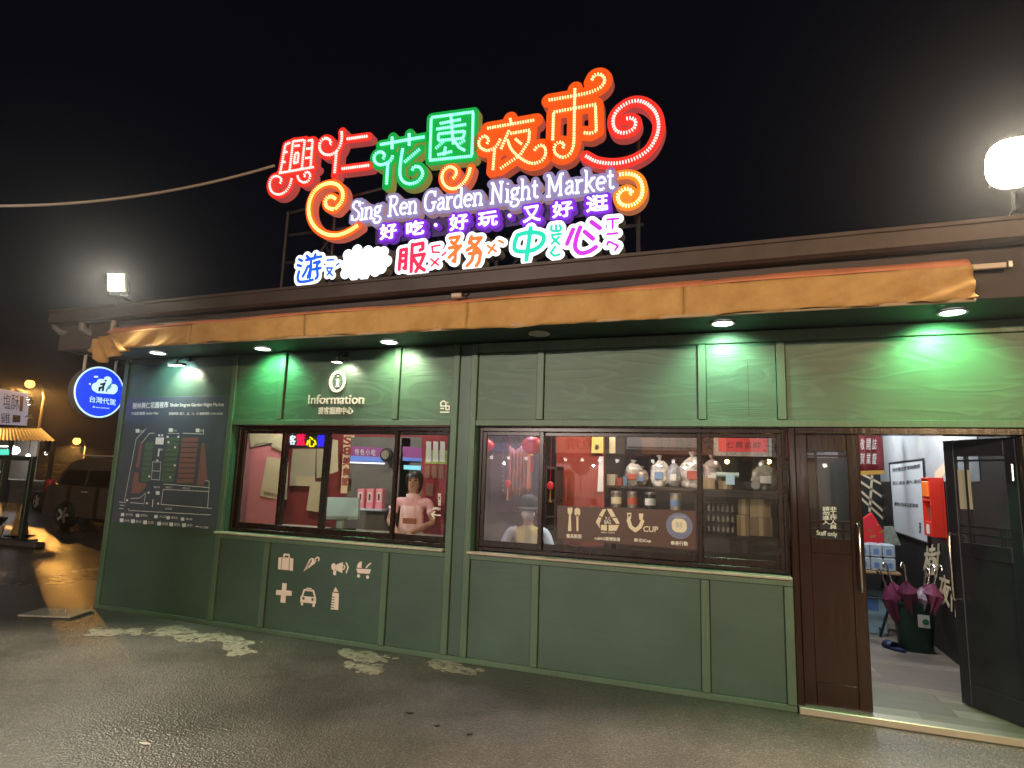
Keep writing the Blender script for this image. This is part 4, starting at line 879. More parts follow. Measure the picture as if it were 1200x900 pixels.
cloud([[(-75, 235), (-10, 225), (-30, 260)], [(-65, 262), (-30, 290)], [(-80, 305), (0, 290), (-25, 320)], [(-35, 300), (-40, 400), (-55, 395)], [(-40, 330), (-80, 370)], [(75, 225), (60, 270)], [(75, 240), (145, 232), (110, 280), (45, 320)], [(65, 260), (130, 320)], [(60, 345), (140, 335), (130, 400), (110, 430)], [(95, 320), (80, 390), (45, 430)]], ZF, .053, (.92, .17, .03), .014, 'white cloud letter with an orange character', small=[[(190, 290), (250, 330)], [(240, 280), (195, 342)], [(268, 252), (300, 268)]], ssw=.009)
cloud([[(400, 215), (380, 270), (385, 320), (440, 330), (520, 315), (575, 270), (580, 215), (520, 195), (450, 200), (400, 215)], [(492, 165), (462, 388)]], ZF, .056, (.0, .62, .42), .016, 'white cloud letter with a teal character', small=[[(640, 150), (635, 175), (650, 185), (690, 185), (705, 165), (695, 145)], [(670, 145), (672, 185)], [(640, 215), (705, 205)], [(645, 232), (695, 280)], [(690, 228), (640, 275)], [(665, 295), (632, 340), (660, 360), (695, 350)]], ssw=.009)
cloud([[(790, 175), (748, 275)], [(840, 160), (815, 230), (805, 300), (840, 340), (900, 330), (950, 298)], [(872, 190), (930, 240)], [(920, 122), (978, 165)]], ZF, .056, (.52, .02, .70), .016, 'white cloud letter with a magenta character', small=[[(1030, 105), (1108, 98)], [(1068, 102), (1068, 165)], [(1030, 208), (1102, 200)], [(1030, 282), (1040, 260), (1065, 270), (1090, 282), (1105, 290), (1085, 320)]], ssw=.008)
# steel lattice behind the letters
YB = .12
def bar(a, b, r_=.018, name='frame_bar'): MB().tube([a, b], r_, 6).build(name, DSTEEL, SG)
for x in (-4.70, -4.05, -3.4, -2.75, -2.1, -1.45, -.72): bar((x, YB, 3.45), (x, YB, 4.55+max(0, x+4.2)*.14), .02)
for z in (3.62, 3.95, 4.28): bar((-4.74, YB+.03, z), (-.68, YB+.03, z))
bar((-4.7, YB+.03, 4.55), (-.7, YB+.03, 5.0))
for x in (-4.70, -3.4, -2.1): bar((x, YB+.05, 3.5), (x+.62, YB+.05, 4.25), .012, 'frame_brace')
for x in (-4.4, -2.6, -.8): bar((x, YB, 4.5), (x, 1.3, 3.56), .018, 'back_stay')

# overhead cable to the sign
cab = MB(); a, b = PY(322, 194, .1), PY(-60, 240, -1.6); pts = []
for k in range(25): t = k/24; p = a.lerp(b, t); p.z -= .34*4*t*(1-t)*.5; pts.append(p)
cab.tube(pts, .016, 8); tag(cab.build('overhead_cable', mat('grey_cable_sheath', (.40, .34, .30), .4), None, True), 'thick pale cable sagging through the night sky to the neon sign', 'cable')

# ================================================================== THINGS INSIDE, LEFT WINDOW
PAPER = mat('cream_notice_paper', (.60, .52, .34), .75, var=.06); PAPW = mat('white_notice_paper', (.65, .64, .60), .7, var=.05)
PINKB = mat('pink_board', (.62, .22, .25), .6, var=.05); INK = mat('black_ink', (.02, .02, .02), .6)
def slab(name, px, y, m, label, cat, t=.01, group=None, parts=None):
    pts = [PY(u, v, y) for u, v in px]; o = MB().poly(pts, (0, 1, 0), t).build(name, m); tag(o, label, cat, group); return o
def at(o, p):   # origin of a one-mesh thing to its base
    return o
slab('pink_partition', [(278, 500), (329, 500), (329, 622), (270, 622)], .75, PINKB, 'pink board standing behind the leftmost window pane', 'board', .02)
def notice(px, y, label, txt=None, m=PAPER):
    t = thing('paper_notice', label, 'notice', PY(*px[3], y), group='cream paper notices behind the left window')
    MB().poly([PY(u, v, y) for u, v in px], (0, 1, 0), .003).build('sheet', m, t)
    if txt:
        k = MB(); a, b = Vector(px[3]), Vector(px[2]); c = Vector(px[0]); h = (c-a)*.09
        L_ = lambda q: PY(q.x, q.y, y-.001)
        text_quad(k, txt, L_(a+(b-a)*.15+h*.5), L_(a+(b-a)*.8+h*.5), L_(a+(b-a)*.15+h*1.5), (0, -1, 0), 0, 0); k.build('lettering', INK, t)
notice([(313, 535), (333, 538), (329, 586), (304.5, 581)], .74, 'tall cream paper taped to the pink board', '服務項目')
notice([(292, 506), (321, 506), (319, 519), (294, 524)], .735, 'wide cream paper at the top of the pink board', '遊客須知')
notice([(321, 509), (334, 509), (333, 530), (318, 523)], .73, 'small cream paper at the top right of the pink board', '公告')
notice([(343, 526), (370, 526), (369, 570), (339, 569)], 1.9, 'large square cream paper on the red wall', None)
notice([(364, 564), (380, 565), (378, 601), (359, 598)], 1.88, 'cream paper hanging lower on the red wall', None)
notice([(371, 526), (381, 526), (379, 559), (371, 560)], 1.89, 'narrow cream paper right of the large square one', None)
notice([(390, 515), (396, 516), (396, 552), (386, 556)], 1.7, 'cream paper strip left of the striped vertical banner', None)
notice([(331, 540), (338, 541), (336, 585), (330, 586)], 1.86, 'narrow cream paper at the left of the red wall', None)
# vertical banner
vb = thing('vertical_banner', 'tall cream banner with red characters behind the left window', 'banner', PY(402, 578, 1.6))
MB().poly([PY(u, v, 1.6) for u, v in [(403, 510), (415, 510), (411, 578), (399, 578)]], (0, 1, 0), .006).build('cloth', mat('cream_banner', (.62, .47, .30), .7), vb)
tb = MB()
for i, ch in enumerate('S8美食節'): p = [(402.5, 521+i*12), (411.5, 521+i*12), (403, 511.5+i*12)]; text_quad(tb, ch, *[PY(u-i*.6, v, 1.592) for u, v in p], (0, -1, 0), 0, .02)
tb.build('lettering', mat('dark_red_print', (.25, .03, .02), .6), vb)
# LED sign in the window
ls = thing('led_window_sign', 'small glowing sign of white, red, yellow and blue characters in the left window', 'sign', PY(362, 522, .2))
LY = .20
MB().poly([PY(u, v, LY+.02) for u, v in [(337, 507), (386, 507), (386, 525), (337, 525)]], (0, 1, 0), .012).build('backing', BLACK, ls)
for ch, (u0, v0, u1, v1), c, s_ in [('客', (339.5, 510, 346.5, 521), (.75, .9, 1), 1.3), ('藍', (348, 509, 358, 521.5), (1., .01, .08), 1.5), ('心', (359.5, 512, 371, 523.5), (1., .9, .0), 1.2), ('園', (373, 510.5, 383.5, 523.5), (.03, .02, 1.), 1.6)]:
    k = MB(); text_quad(k, ch, PY(u0, v1, LY), PY(u1, v1, LY), PY(u0, v0, LY), (0, -1, 0), .008, .022); k.build('character', emis('led_sign_char', c, s_), ls)
MB().tube([PY(338, 506, LY), PY(338, 500, LY)], .004, 6).build('hook', STEEL, ls)
# counter with till
LAM = mat('pale_counter_laminate', (.42, .39, .36), .3, var=.1)
ct = thing('service_counter', 'low pale counter running behind the left service window', 'counter', (-3.7, .5, .05))
MB().bbox(-4.9, -2.6, .30, .80, .955, .99, .006).build('worktop', LAM, ct); MB().bbox(-4.85, -2.65, .34, .76, .05, .953, .004).build('cabinet', DKW, ct)
ct2 = thing('service_counter', 'dark counter running behind the right service window', 'counter', (-.9, .5, .05))
MB().bbox(-2.1, .4, .24, .50, .935, .965, .006).build('worktop', DKW, ct2); MB().bbox(-2.05, .35, .27, .47, .05, .933, .004).build('cabinet', DKW, ct2)
pp = PY(400, 606, .55); ps = thing('till_monitor', 'pale teal till monitor seen from behind on the left counter', 'till', (pp.x, .55, .99))
TEAL = mat('pale_teal_plastic', (.30, .42, .40), .35)
Mx = Matrix.Translation((pp.x, .55, 1.22)) @ Matrix.Rotation(R(35), 4, 'Z') @ Matrix.Rotation(R(-38), 4, 'X')
MB().bbox(-.19, .19, -.035, .02, -.14, .14, .02, Mx).build('screen_shell', TEAL, ps)
MB().bbox(-.18, .18, .0205, .026, -.125, .125, .002, Mx).build('screen', BLACK, ps)
MB().bbox(pp.x-.05, pp.x+.05, .53, .60, .99, 1.2, .01).build('stand', TEAL, ps); MB().bbox(pp.x-.13, pp.x+.13, .46, .66, .990, 1.012, .006).build('base', BLACK, ps)
# grey display cabinet, boxes, lit header
cbx = thing('display_cabinet', 'grey display cabinet with a lit purple header behind the till', 'cabinet', PY(432, 640, 1.5))
c0, c1 = PY(411, 512, 1.6), PY(462, 640, 1.6); GC = mat('grey_cabinet', (.13, .12, .11), .5, var=.1)
MB().bbox(c0.x, c1.x+.15, 1.6, 1.95, .05, c0.z, .006).build('carcass', GC, cbx)
MB().poly([PY(u, v, 1.59) for u, v in [(412, 523), (450, 525), (449, 541.5), (410, 540)]], (0, 1, 0), .008).build('header', mat('purple_header', (.25, .06, .22), .5, emit=(.18, .03, .16), es=.35), cbx)
MB().poly([PY(u, v, 1.585) for u, v in [(411, 534), (450, 536), (449, 541.5), (410, 540)]], (0, 1, 0), .003).build('header_stripe', mat('blue_stripe', (.12, .2, .55), .5, emit=(.08, .16, .5), es=.5), cbx)
MB().poly([PY(u, v, 1.57) for u, v in [(410, 541), (450, 542.5), (450, 544), (410, 542.5)]], (0, 1, 0), .012).build('light_strip', emis('cool_strip', (.85, .9, 1), 2.2), cbx)
hx = MB(); text_quad(hx, '特 色 小 吃', PY(416, 533, 1.583), PY(440, 534, 1.583), PY(416, 526, 1.583), (0, -1, 0), 0, .02); hx.build('header_lettering', PAPW, cbx)
fn = thing('wall_fan', 'dark round fan at the top of the grey cabinet', 'fan', PY(453, 533, 1.5))
q = PY(453, 533, 1.5); MB().lathe([(.001, -.03), (.05, -.03), (.085, -.015), (.09, 0), (.085, .02), (.001, .03)], 20, Matrix.Translation(q) @ Matrix.Rotation(R(90), 4, 'X')).build('housing', BLACK, fn, True)
MB().lathe([(.001, -.0), (.055, -.0), (.055, .004), (.001, .004)], 20, Matrix.Translation(q+Vector((0, -.034, 0))) @ Matrix.Rotation(R(90), 4, 'X')).build('hub', mat('tan_hub', (.25, .22, .16), .5), fn)
dk = thing('display_shelf', 'pale shelf tray in front of the cabinet holding pink boxes', 'shelf', PY(434, 596, 1.35))
a, b = PY(416, 594, 1.35), PY(450, 594, 1.35)
MB().bbox(a.x, b.x, 1.3, 1.58, a.z-.035, a.z-.01, .004).build('tray', mat('pale_blue_tray', (.5, .6, .75), .4), dk)
for i in range(3):
    u = 419+i*10.8; p0, p1 = PY(u, 591, 1.38), PY(u+9, 573, 1.38)
    bx = thing('gift_box', ['pink gift box at the left of the shelf tray', 'pink gift box in the middle of the shelf tray', 'pink gift box at the right of the shelf tray'][i], 'box', (p0.x, 1.38, a.z-.009), group='pink gift boxes')
    MB().bbox(p0.x, p1.x, 1.36, 1.44, a.z-.009, p1.z, .004).build('carton', mat('pink_carton', (.75, .25, .33), .4), bx)
    MB().box(p0.x+.02, p1.x-.02, 1.3575, 1.3595, p0.z+.03, p1.z-.04).build('label', PAPW, bx)
    MB().box((p0.x+p1.x)/2-.014, (p0.x+p1.x)/2+.014, 1.356, 1.3572, p0.z+.05, p1.z-.06).build('window', mat('dark_carton_window', (.15, .02, .04), .3), bx)
# second cabinet bit behind the right pane + red wall papers
c0, c1 = PY(468, 512, 1.55), PY(500, 640, 1.55)
cb2 = thing('display_cabinet', 'grey display cabinet with a blue stripe behind the pink-shirted person', 'cabinet', (c0.x, 1.6, .05))
MB().bbox(c0.x-.0, c1.x, 1.6, 1.95, .05, c0.z, .006).build('carcass', GC, cb2)
MB().poly([PY(u, v, 1.585) for u, v in [(472, 523), (499, 525), (498, 541), (472, 540)]], (0, 1, 0), .01).build('header', MATS['purple_header'], cb2)
MB().poly([PY(u, v, 1.58) for u, v in [(472, 536), (498, 537), (498, 541), (472, 540)]], (0, 1, 0), .003).build('header_stripe', MATS['blue_stripe'], cb2)
MB().poly([PY(u, v, 1.58) for u, v in [(473, 545), (493, 546), (493, 551), (473, 550)]], (0, 1, 0), .003).build('screen_strip', mat('cyan_screen', (.1, .3, .4), .4, emit=(.25, .75, .9), es=.8), cb2)
# red notice wall at the right
slab('red_notice_board', [(494, 506), (528, 506), (528, 640), (494, 640)], 1.30, mat('red_notice_board_paint', (.28, .02, .03), .5), 'red notice board behind the right pane of the left window', 'board', .03)
for r_, (v0, v1, m) in enumerate([(517, 541, PAPW), (545, 560, mat('brown_notice', (.22, .10, .07), .7))]):
    for c in range(3):
        u = 499.5+c*8.2-r_*1.5
        slab('paper_slip', [(u, v0), (u+5.8, v0+.6), (u+5.6, v1+.6), (u-.2, v1)], 1.29, m, '%s paper slip, %s of three in the %s row on the red board' % (('white', 'brown')[r_], ('left', 'middle', 'right')[c], ('upper', 'lower')[r_]), 'notice', .003, 'paper slips on the red board')
slab('paper_slip', [(499, 566), (508, 567), (507, 582), (498, 581)], 1.29, MATS['brown_notice'], 'square brown paper below the slips on the red board', 'notice', .003)
slab('green_poster', [(499, 527), (525, 528), (524, 544), (498, 543)], 1.295, mat('lime_poster', (.30, .42, .08), .6, var=.3, vscale=30), 'lime green poster strip behind the white paper slips', 'poster', .003)
od = thing('glass_decal', 'white arrow and opening lettering stuck on the right pane of the left window', 'decal', PY(512, 610, .129))
k = MB(); text_px(k, 'OPEN', 507.5, 597, 516, 598, 507.5, 594, .1295, 0, .03)
for i, ch in enumerate('窗口服務'): text_px(k, ch, 513.2, 581.5+i*3.7, 516.8, 581.7+i*3.7, 513.2, 578.2+i*3.7, .1295, 0, .02)
k.build('lettering', WHITE, od)
ar = MB(); f = lambda u, v: (lambda p: (p.x, p.z))(PY(u, v, .1295)); blob(ar, segs_of([[f(506, 603), f(516, 604)], [f(509.5, 599.5), f(506, 603), f(509, 607)]]), .006, .004, lambda x, z: (x, .1285, z), .001, (0, 1, 0)); ar.m = [0]*len(ar.f); ar.build('arrow', WHITE, od)

# ================================================================== PEOPLE
SKIN = mat('skin', (.42, .25, .17), .55, spec=.3, var=.12, vscale=20); HAIR = mat('black_hair', (.012, .010, .010), .45)
def person(base, rz, pose, mats, label, region):
    """one continuous body grown from a jointed skeleton; region(v) picks the cloth for a face centre"""
    t = thing('person', label, 'person', base, rz)
    me = bpy.data.meshes.new('skeleton'); V = []; E_ = []; RR = []
    def v(p, r_, par=None):
        V.append(p); RR.append(r_ if isinstance(r_, tuple) else (r_, r_))
        if par is not None: E_.append((par, len(V)-1))
        return len(V)-1
    for name, p, r_, par in pose: pose_id[name] = v(p, r_, pose_id.get(par) if par else None)
    for sd in (-1, 1):
        wr = pose_id['wrist%+d' % sd]; w = Vector(V[wr]); el = Vector(V[pose_id['elbow%+d' % sd]]); d = (w-el).normalized()
        sdv = d.cross(Vector((0, 0, 1))); sdv.normalize(); dn = Vector((0, 0, -1))
        pal = v(tuple(w+d*.05), (.034, .02), wr)
        for k, (off, ln) in enumerate([(-.028, .062), (-.010, .075), (.009, .070), (.027, .055)]):
            a = v(tuple(w+d*.085+sdv*off), .0095, pal); b = v(tuple(w+d*(.085+ln*.55)+sdv*off*1.1+dn*.008), .0085, a); v(tuple(w+d*(.085+ln)+sdv*off*1.1+dn*.028), .007, b)
        th = v(tuple(w+d*.04-sdv*.04*sd+dn*.01), .011, pal); v(tuple(w+d*.075-sdv*.055*sd+dn*.02), .009, th)
    me.from_pydata(V, E_, []); ob = bpy.data.objects.new('skeleton', me); COL.objects.link(ob)
    sk = ob.modifiers.new('skin', 'SKIN'); sk.use_smooth_shade = True; sk.branch_smoothing = .6
    for i, q in enumerate(RR): me.skin_vertices[0].data[i].radius = q
    me.skin_vertices[0].data[0].use_root = True
    ss = ob.modifiers.new('sub', 'SUBSURF'); ss.levels = 2
    dg = bpy.context.evaluated_depsgraph_get(); bm_ = bpy.data.meshes.new_from_object(ob.evaluated_get(dg)); bpy.data.objects.remove(ob)
    bm_.materials.clear()
    for m in mats: bm_.materials.append(m)
    for p in bm_.polygons: p.material_index = region(p.center); p.use_smooth = True
    bm_.name = 'body'; o = bpy.data.objects.new('body', bm_); COL.objects.link(o); o.parent = t
    return t
def loc(mb, name, m, t, smooth=True): o = mb.build(name, m, t, smooth, world=False); return o
def head_parts(t, hc, hair=True, mask=None):
    hc = Vector(hc)
    for s_ in (-1, 1):
        loc(MB().ball(hc+Vector((s_*.033, -.084, .010)), .014, 8, (1, .5, .62)), 'eye', INK, t); loc(MB().bbox(hc.x+s_*.034-.02, hc.x+s_*.034+.02, hc.y-.094, hc.y-.082, hc.z+.030, hc.z+.038, .003), 'eyebrow', HAIR, t, False)
        loc(MB().ball(hc+Vector((s_*.086, .0, -.005)), .026, 6, (.4, .7, 1)), 'ear', SKIN, t)
    if not mask: loc(MB().ball(hc+Vector((0, -.09, -.02)), .015, 6, (.8, 1, 1.4)), 'nose', SKIN, t); loc(MB().ball(hc+Vector((0, -.08, -.056)), .02, 6, (1.2, .4, .35)), 'mouth', mat('lips', (.35, .1, .09), .5), t)
    else: loc(MB().ball(hc+Vector((0, -.035, -.045)), .066, 10, (1.05, 1, .78)), 'face_mask', mask, t)
    if hair:
        prof = [(.02, .125), (.06, .112), (.092, .075), (.101, .03), (.100, -.01), (.094, -.05), (.088, -.052), (.090, 0), (.086, .03), (.075, .07), (.02, .10)]
        mb = MB(); n_ = 22; k_ = len(prof); vs = []
        for (r_, z) in prof:
            for j in range(n_):
                a = 2*math.pi*j/n_; fz = max(0, -math.sin(a)); zz = z if fz < .55 else max(z, .045); vs.append(hc+Vector((r_*math.cos(a), .012+r_*1.05*math.sin(a), zz)))
        fs = [(i*n_+j, i*n_+(j+1) % n_, (i+1)*n_+(j+1) % n_, (i+1)*n_+j) for i in range(k_-1) for j in range(n_)]
        fs.append(list(range(n_))[::-1]); mb.add(vs, fs); loc(mb, 'hair', HAIR, t)
def skel(z0, seat, elL, wrL, elR, wrR):
    Z = lambda z: z+z0
    L_ = [('pelvis', (0, 0, Z(.92)), (.15, .105), None), ('waist', (0, 0, Z(1.08)), (.135, .095), 'pelvis'), ('chest', (0, -.01, Z(1.28)), (.15, .105), 'waist'), ('neckbase', (0, .0, Z(1.42)), (.07, .06), 'chest'), ('neck', (0, -.012, Z(1.47)), .050, 'neckbase'),
          ('jaw', (0, -.03, Z(1.515)), (.064, .07), 'neck'), ('head', (0, -.012, Z(1.59)), (.082, .092), 'jaw'), ('crown', (0, .0, Z(1.66)), (.066, .075), 'head')]
    for s_, el, wr in ((-1, elL, wrL), (1, elR, wrR)):
        L_ += [('shoulder%+d' % s_, (s_*.175, 0, Z(1.375)), .062, 'chest'), ('elbow%+d' % s_, (el[0], el[1], Z(el[2])), .044, 'shoulder%+d' % s_), ('wrist%+d' % s_, (wr[0], wr[1], Z(wr[2])), .028, 'elbow%+d' % s_)]
        if not seat: leg = [(s_*.095, 0, .84), (s_*.10, -.015, .47), (s_*.10, .02, .09), (s_*.11, -.13, .045)]
        else: leg = [(s_*.10, -.03, Z(.86)), (s_*.12, -.38, Z(.86)-.01), (s_*.12, -.36, .10), (s_*.12, -.50, .05)]
        L_ += [('hip%+d' % s_, leg[0], .098, 'pelvis'), ('knee%+d' % s_, leg[1], .066, 'hip%+d' % s_), ('ankle%+d' % s_, leg[2], .045, 'knee%+d' % s_), ('toe%+d' % s_, leg[3], .042, 'ankle%+d' % s_)]
    return L_
pose_id = {}
PINK = mat('pink_shirt', (.72, .30, .36), .85, col2=(.82, .60, .62), vscale=14, stretch=(3, 3, .6), bump=.9, bscale=18); NAVY = mat('navy_trousers', (.02, .022, .04), .8)
def reg1(c):
    if c.z < .84: return 1
    if c.z > 1.35: return 2
    if abs(c.x) > .16 and c.z < 1.13 or c.y < -.16: return 2
    return 0
pb = PY(487, 578, .98); P1 = person((pb.x-.02, .98, .05), R(14), skel(-.10, False, (-.25, -.05, 1.14), (-.10, -.28, 1.07), (.25, -.03, 1.14), (.08, -.29, 1.06)), [PINK, NAVY, SKIN], 'person in a pink shirt leaning over the left service counter', reg1)
head_parts(P1, (0, -.012, 1.49))
print_m = MB().poly([(-.11, -.118, 1.20), (.11, -.118, 1.20), (.10, -.112, 1.08), (-.10, -.112, 1.08)], (0, 1, 0), .004); 
loc(MB().bbox(-.075, .075, -.142, -.128, 1.03, 1.09, .005), 'shirt_print', mat('brown_shirt_print', (.30, .10, .06), .8), P1, False)
SH2 = mat('pale_pink_trim', (.78, .55, .55), .8)
loc(MB().lathe([(.078, 1.318), (.092, 1.305), (.085, 1.345), (.066, 1.352)], 18, Matrix.Diagonal((1, .85, 1, 1)), False), 'collar', SH2, P1)
for sd, (a, b) in ((-1, ((-.215, -.025, 1.18), (-.228, -.034, 1.155))), (1, ((.215, -.015, 1.18), (.228, -.022, 1.155)))): loc(MB().tube([a, b], [.062, .064], 14, False), 'sleeve_hem', SH2, P1)
ap = MB(); vs = []
for i in range(13):
    a = math.pi*(1.14+.72*i/12)
    for z, k in ((1.22, .93), (1.12, .97), (1.0, 1.02), (.9, 1.08), (.78, 1.14)): vs.append(Vector((math.cos(a)*.155*k, math.sin(a)*.118*k-.006*math.sin(i*2.2+z*9)-.006, z)))
ap.add(vs, [(i*5+j, i*5+j+1, (i+1)*5+j+1, (i+1)*5+j) for i in range(12) for j in range(4)]); o = loc(ap, 'apron', mat('striped_apron', (.66, .36, .38), .8, col2=(.80, .62, .60), vscale=40, stretch=(1, 1, .1)), P1); o.modifiers.new('t', 'SOLIDIFY').thickness = .004
loc(MB().ball((0, .06, 1.46), .075, 10, (1.1, .9, 1.6)), 'tied_hair', HAIR, P1)
pose_id = {}
WSH = mat('pale_blue_shirt', (.50, .62, .72), .8, bump=.25, bscale=25); VEST = mat('pale_yellow_vest', (.62, .56, .22), .8, bump=.25, bscale=25)
def reg2(c):
    if c.z < .60: return 1
    if c.z > 1.11: return 3
    if c.y < -.34 and c.z < .80 and abs(c.x) > .05: return 3
    return 2 if abs(c.x) < .115 else 0
pb = PY(617, 612, .72); P2 = person((pb.x+.02, .72, .05), R(10), skel(-.32, True, (-.27, -.10, 1.12), (-.14, -.26, 1.10), (.27, -.10, 1.12), (.14, -.26, 1.10)), [WSH, NAVY, VEST, SKIN], 'person in a dark cap, pale shirt and yellow vest seated behind the right window', reg2)
head_parts(P2, (0, -.012, 1.26), False, mat('white_face_mask', (.62, .64, .68), .8))
CAPM = mat('dark_teal_cap', (.02, .035, .045), .7)
hc = Vector((0, -.01, 1.265)); cp = MB(); cp.lathe([(.105, .0), (.106, .03), (.098, .075), (.070, .112), (.02, .128), (.001, .13)], 20, Matrix.Translation(hc+Vector((0, .005, .02))))
loc(cp, 'cap', CAPM, P2)
br = MB(); vs = []
for i in range(9):
    a = math.pi*(1.12+.76*i/8); vs += [hc+Vector((math.cos(a)*.10, math.sin(a)*.10, .026)), hc+Vector((math.cos(a)*.115, math.sin(a)*.175-.02, .006))]
br.add(vs, [(2*i, 2*i+1, 2*i+3, 2*i+2) for i in range(8)]); o = loc(br, 'cap_brim', CAPM, P2); o.modifiers.new('t', 'SOLIDIFY').thickness = .006
prof = [(.098, .03), (.103, -.02), (.099, -.08), (.085, -.10)]
mb = MB(); vs = []
for (r_, z) in prof:
    for j in range(15): a = -.25+j*(math.pi+.5)/14; vs.append(hc+Vector((r_*math.cos(a), .012+r_*math.sin(a), z)))
mb.add(vs, [(i*15+j, i*15+j+1, (i+1)*15+j+1, (i+1)*15+j) for i in range(3) for j in range(14)]); o = loc(mb, 'hair', HAIR, P2); o.modifiers.new('t', 'SOLIDIFY').thickness = .01
so = thing('stool', 'plain stool under the seated person behind the right window', 'stool', (pb.x+.02, .76, .05))
MB().lathe([(.17, .48), (.175, .49), (.175, .51), (.16, .52)], 20, Matrix.Translation((pb.x+.02, .76, -.035))).build('seat', DKW, so)
for a in range(4): x, y = math.cos(a*1.571+.78)*.13, math.sin(a*1.571+.78)*.13; MB().tube([(pb.x+.02+x, .76+y, .45), (pb.x+.02+x*1.2, .76+y*1.2, .05)], .013, 6).build('leg', STEEL, so)

# ================================================================== THINGS INSIDE, RIGHT WINDOW
def lantern(u, v, y, r_, label, tassel=None):
    p = PY(u, v, y); t = thing('red_lantern', label, 'lantern', p, group='red paper lanterns')
    LM = MATS.get('lantern_red') or mat('lantern_red', (.55, .02, .02), .5, emit=(.75, .02, .03), es=.22)
    n_ = 20; prof = [(r_*max(.12, math.cos(a)), r_*.82*math.sin(a)) for a in np.linspace(-1.4, 1.4, 13)]
    mb = MB(); vs = []
    for (rr, z) in prof:
        for j in range(n_*2): a = math.pi*j/n_; k = 1-.05*(j % 2); vs.append(p+Vector((rr*k*math.cos(a), rr*k*math.sin(a), z)))
    m_ = n_*2; mb.add(vs, [(i*m_+j, i*m_+(j+1) % m_, (i+1)*m_+(j+1) % m_, (i+1)*m_+j) for i in range(12) for j in range(m_)]); mb.build('shade', LM, t, 'all')
    GO = MATS.get('gold') or mat('gold', (.6, .36, .08), .3, .8)
    for s_ in (-1, 1): MB().lathe([(r_*.26, -.012), (r_*.26, .012)], 14, Matrix.Translation(p+Vector((0, 0, s_*r_*.82)))).build('cap', GO, t)
    MB().tube([p+Vector((0, 0, r_*.82)), p+Vector((0, 0, 2.9-p.z))], .003, 5).build('cord', BLACK, t)
    MB().tube([p+Vector((0, 0, -r_*.8)), p+Vector((0, 0, -r_*2.4))], [.004, .012], 6).build('tassel', LM, t)
lantern(624, 522, .42, .105, 'red paper lantern behind the left pane of the right window')
lantern(570.5, 522, .44, .075, 'red paper lantern half hidden at the left edge of the right window')
def charm(u, v, y, label):
    p = PY(u, v, y); t = thing('hanging_charm', label, 'charm', p, group='little red charms on strings')
    MB().ball(p, .035, 8, (1, .5, 1.1)).build('heart', MATS['lantern_red'], t, True); MB().tube([p+Vector((0, 0, .03)), p+Vector((0, 0, .9))], .002, 4).build('string', MATS['lantern_red'], t)
    MB().tube([p+Vector((0, 0, -.03)), p+Vector((0, 0, -.16))], [.003, .012], 6).build('tassel', MATS['gold'], t)
charm(595, 567, .5, 'small red charm hanging left of the capped person'); charm(645, 569, .5, 'small red charm hanging right of the capped person')
# red and white drapery behind the seated person
dr = MB(); vs = []
for i in range(30):
    u = 596+i*.85
    for j in range(7): v = 528+j*9-(.6*abs(i-10)*(1-j/6)); p = PY(u, v, 1.15); p.y += .05*math.sin(i*1.3+j*.4); vs.append(p)
dr.add(vs, [(i*7+j, (i+1)*7+j, (i+1)*7+j+1, i*7+j+1) for i in range(29) for j in range(6)])
o = tag(dr.build('draped_cloth', mat('orange_and_grey_cloth', (.55, .10, .05), .8, col2=(.22, .18, .2), vscale=9), None, 'all'), 'bright orange and grey cloth hanging behind the capped person', 'cloth'); o.modifiers.new('t', 'SOLIDIFY').thickness = .006
slab('dark_screen', [(575, 519), (634, 519), (634, 600), (575, 600)], 1.5, mat('bluish_dark_screen', (.06, .055, .08), .5, var=.2), 'dark screen wall behind the capped person', 'screen', .03)
cal = MB(); 
for i in range(9): text_quad(cal, '平安喜樂如意吉祥福'[i], PY(588.2, 532+i*5.5, 1.49), PY(590.8, 532+i*5.5, 1.49), PY(588.2, 528.8+i*5.5, 1.49), (0, -1, 0), 0, 0)
tag(cal.build('wall_lettering', mat('faint_grey_print', (.25, .25, .3), .6)), 'faint grey vertical lettering on the dark screen wall', 'lettering', kind='stuff')
# back shelves with bottles left of the red divider
def shelf_unit(u0, u1, vs_, y, label, depth=.3):
    t = thing('shelf_unit', label, 'shelf', (PY((u0+u1)/2, 600, y).x, y, .05)); a, b = PY(u0, 560, y).x, PY(u1, 560, y).x
    for v in vs_: z = PY((u0+u1)/2, v, y).z; MB().bbox(a, b, y, y+depth, z-.02, z, .003).build('shelf_board', DKW, t)
    zt_ = PY(u0, vs_[0], y).z
    for x in (a, b): MB().bbox(x-.015, x+.0, y-.002, y+depth, .05, zt_+.02, .003).build('upright', DKW, t)
    return t
shelf_unit(641, 652, [548, 586, 605, 622], 1.0, 'narrow dark shelf unit left of the red divider')
slab('red_room_divider', [(652, 508), (708, 508), (708, 640), (652, 640)], 1.4, mat('warm_red_panel', (.26, .035, .018), .3, var=.2), 'glossy warm red room divider in the middle of the right window', 'divider', .04)
for px, y, lab, m in [([(694, 508), (707, 508), (707, 531), (693, 531)], 1.38, 'yellow paper charm at the top of the red divider', mat('yellow_paper', (.60, .48, .12), .7)), ([(702, 535), (707, 535), (707, 576), (700, 576)], 1.385, 'narrow pale paper strip on the red divider', PAPW), ([(714, 512), (721, 512), (721, 531), (714, 531)], 1.5, 'small pale paper right of the red divider', PAPER)]: slab('paper_charm', px, y, m, lab, 'paper', .003)
k = MB(); text_quad(k, '春', PY(697, 527, 1.378), PY(702, 527, 1.378), PY(697, 521, 1.378), (0, -1, 0), 0, .02); 
tag(k.build('charm_lettering', INK), 'black character on the yellow paper charm', 'lettering')
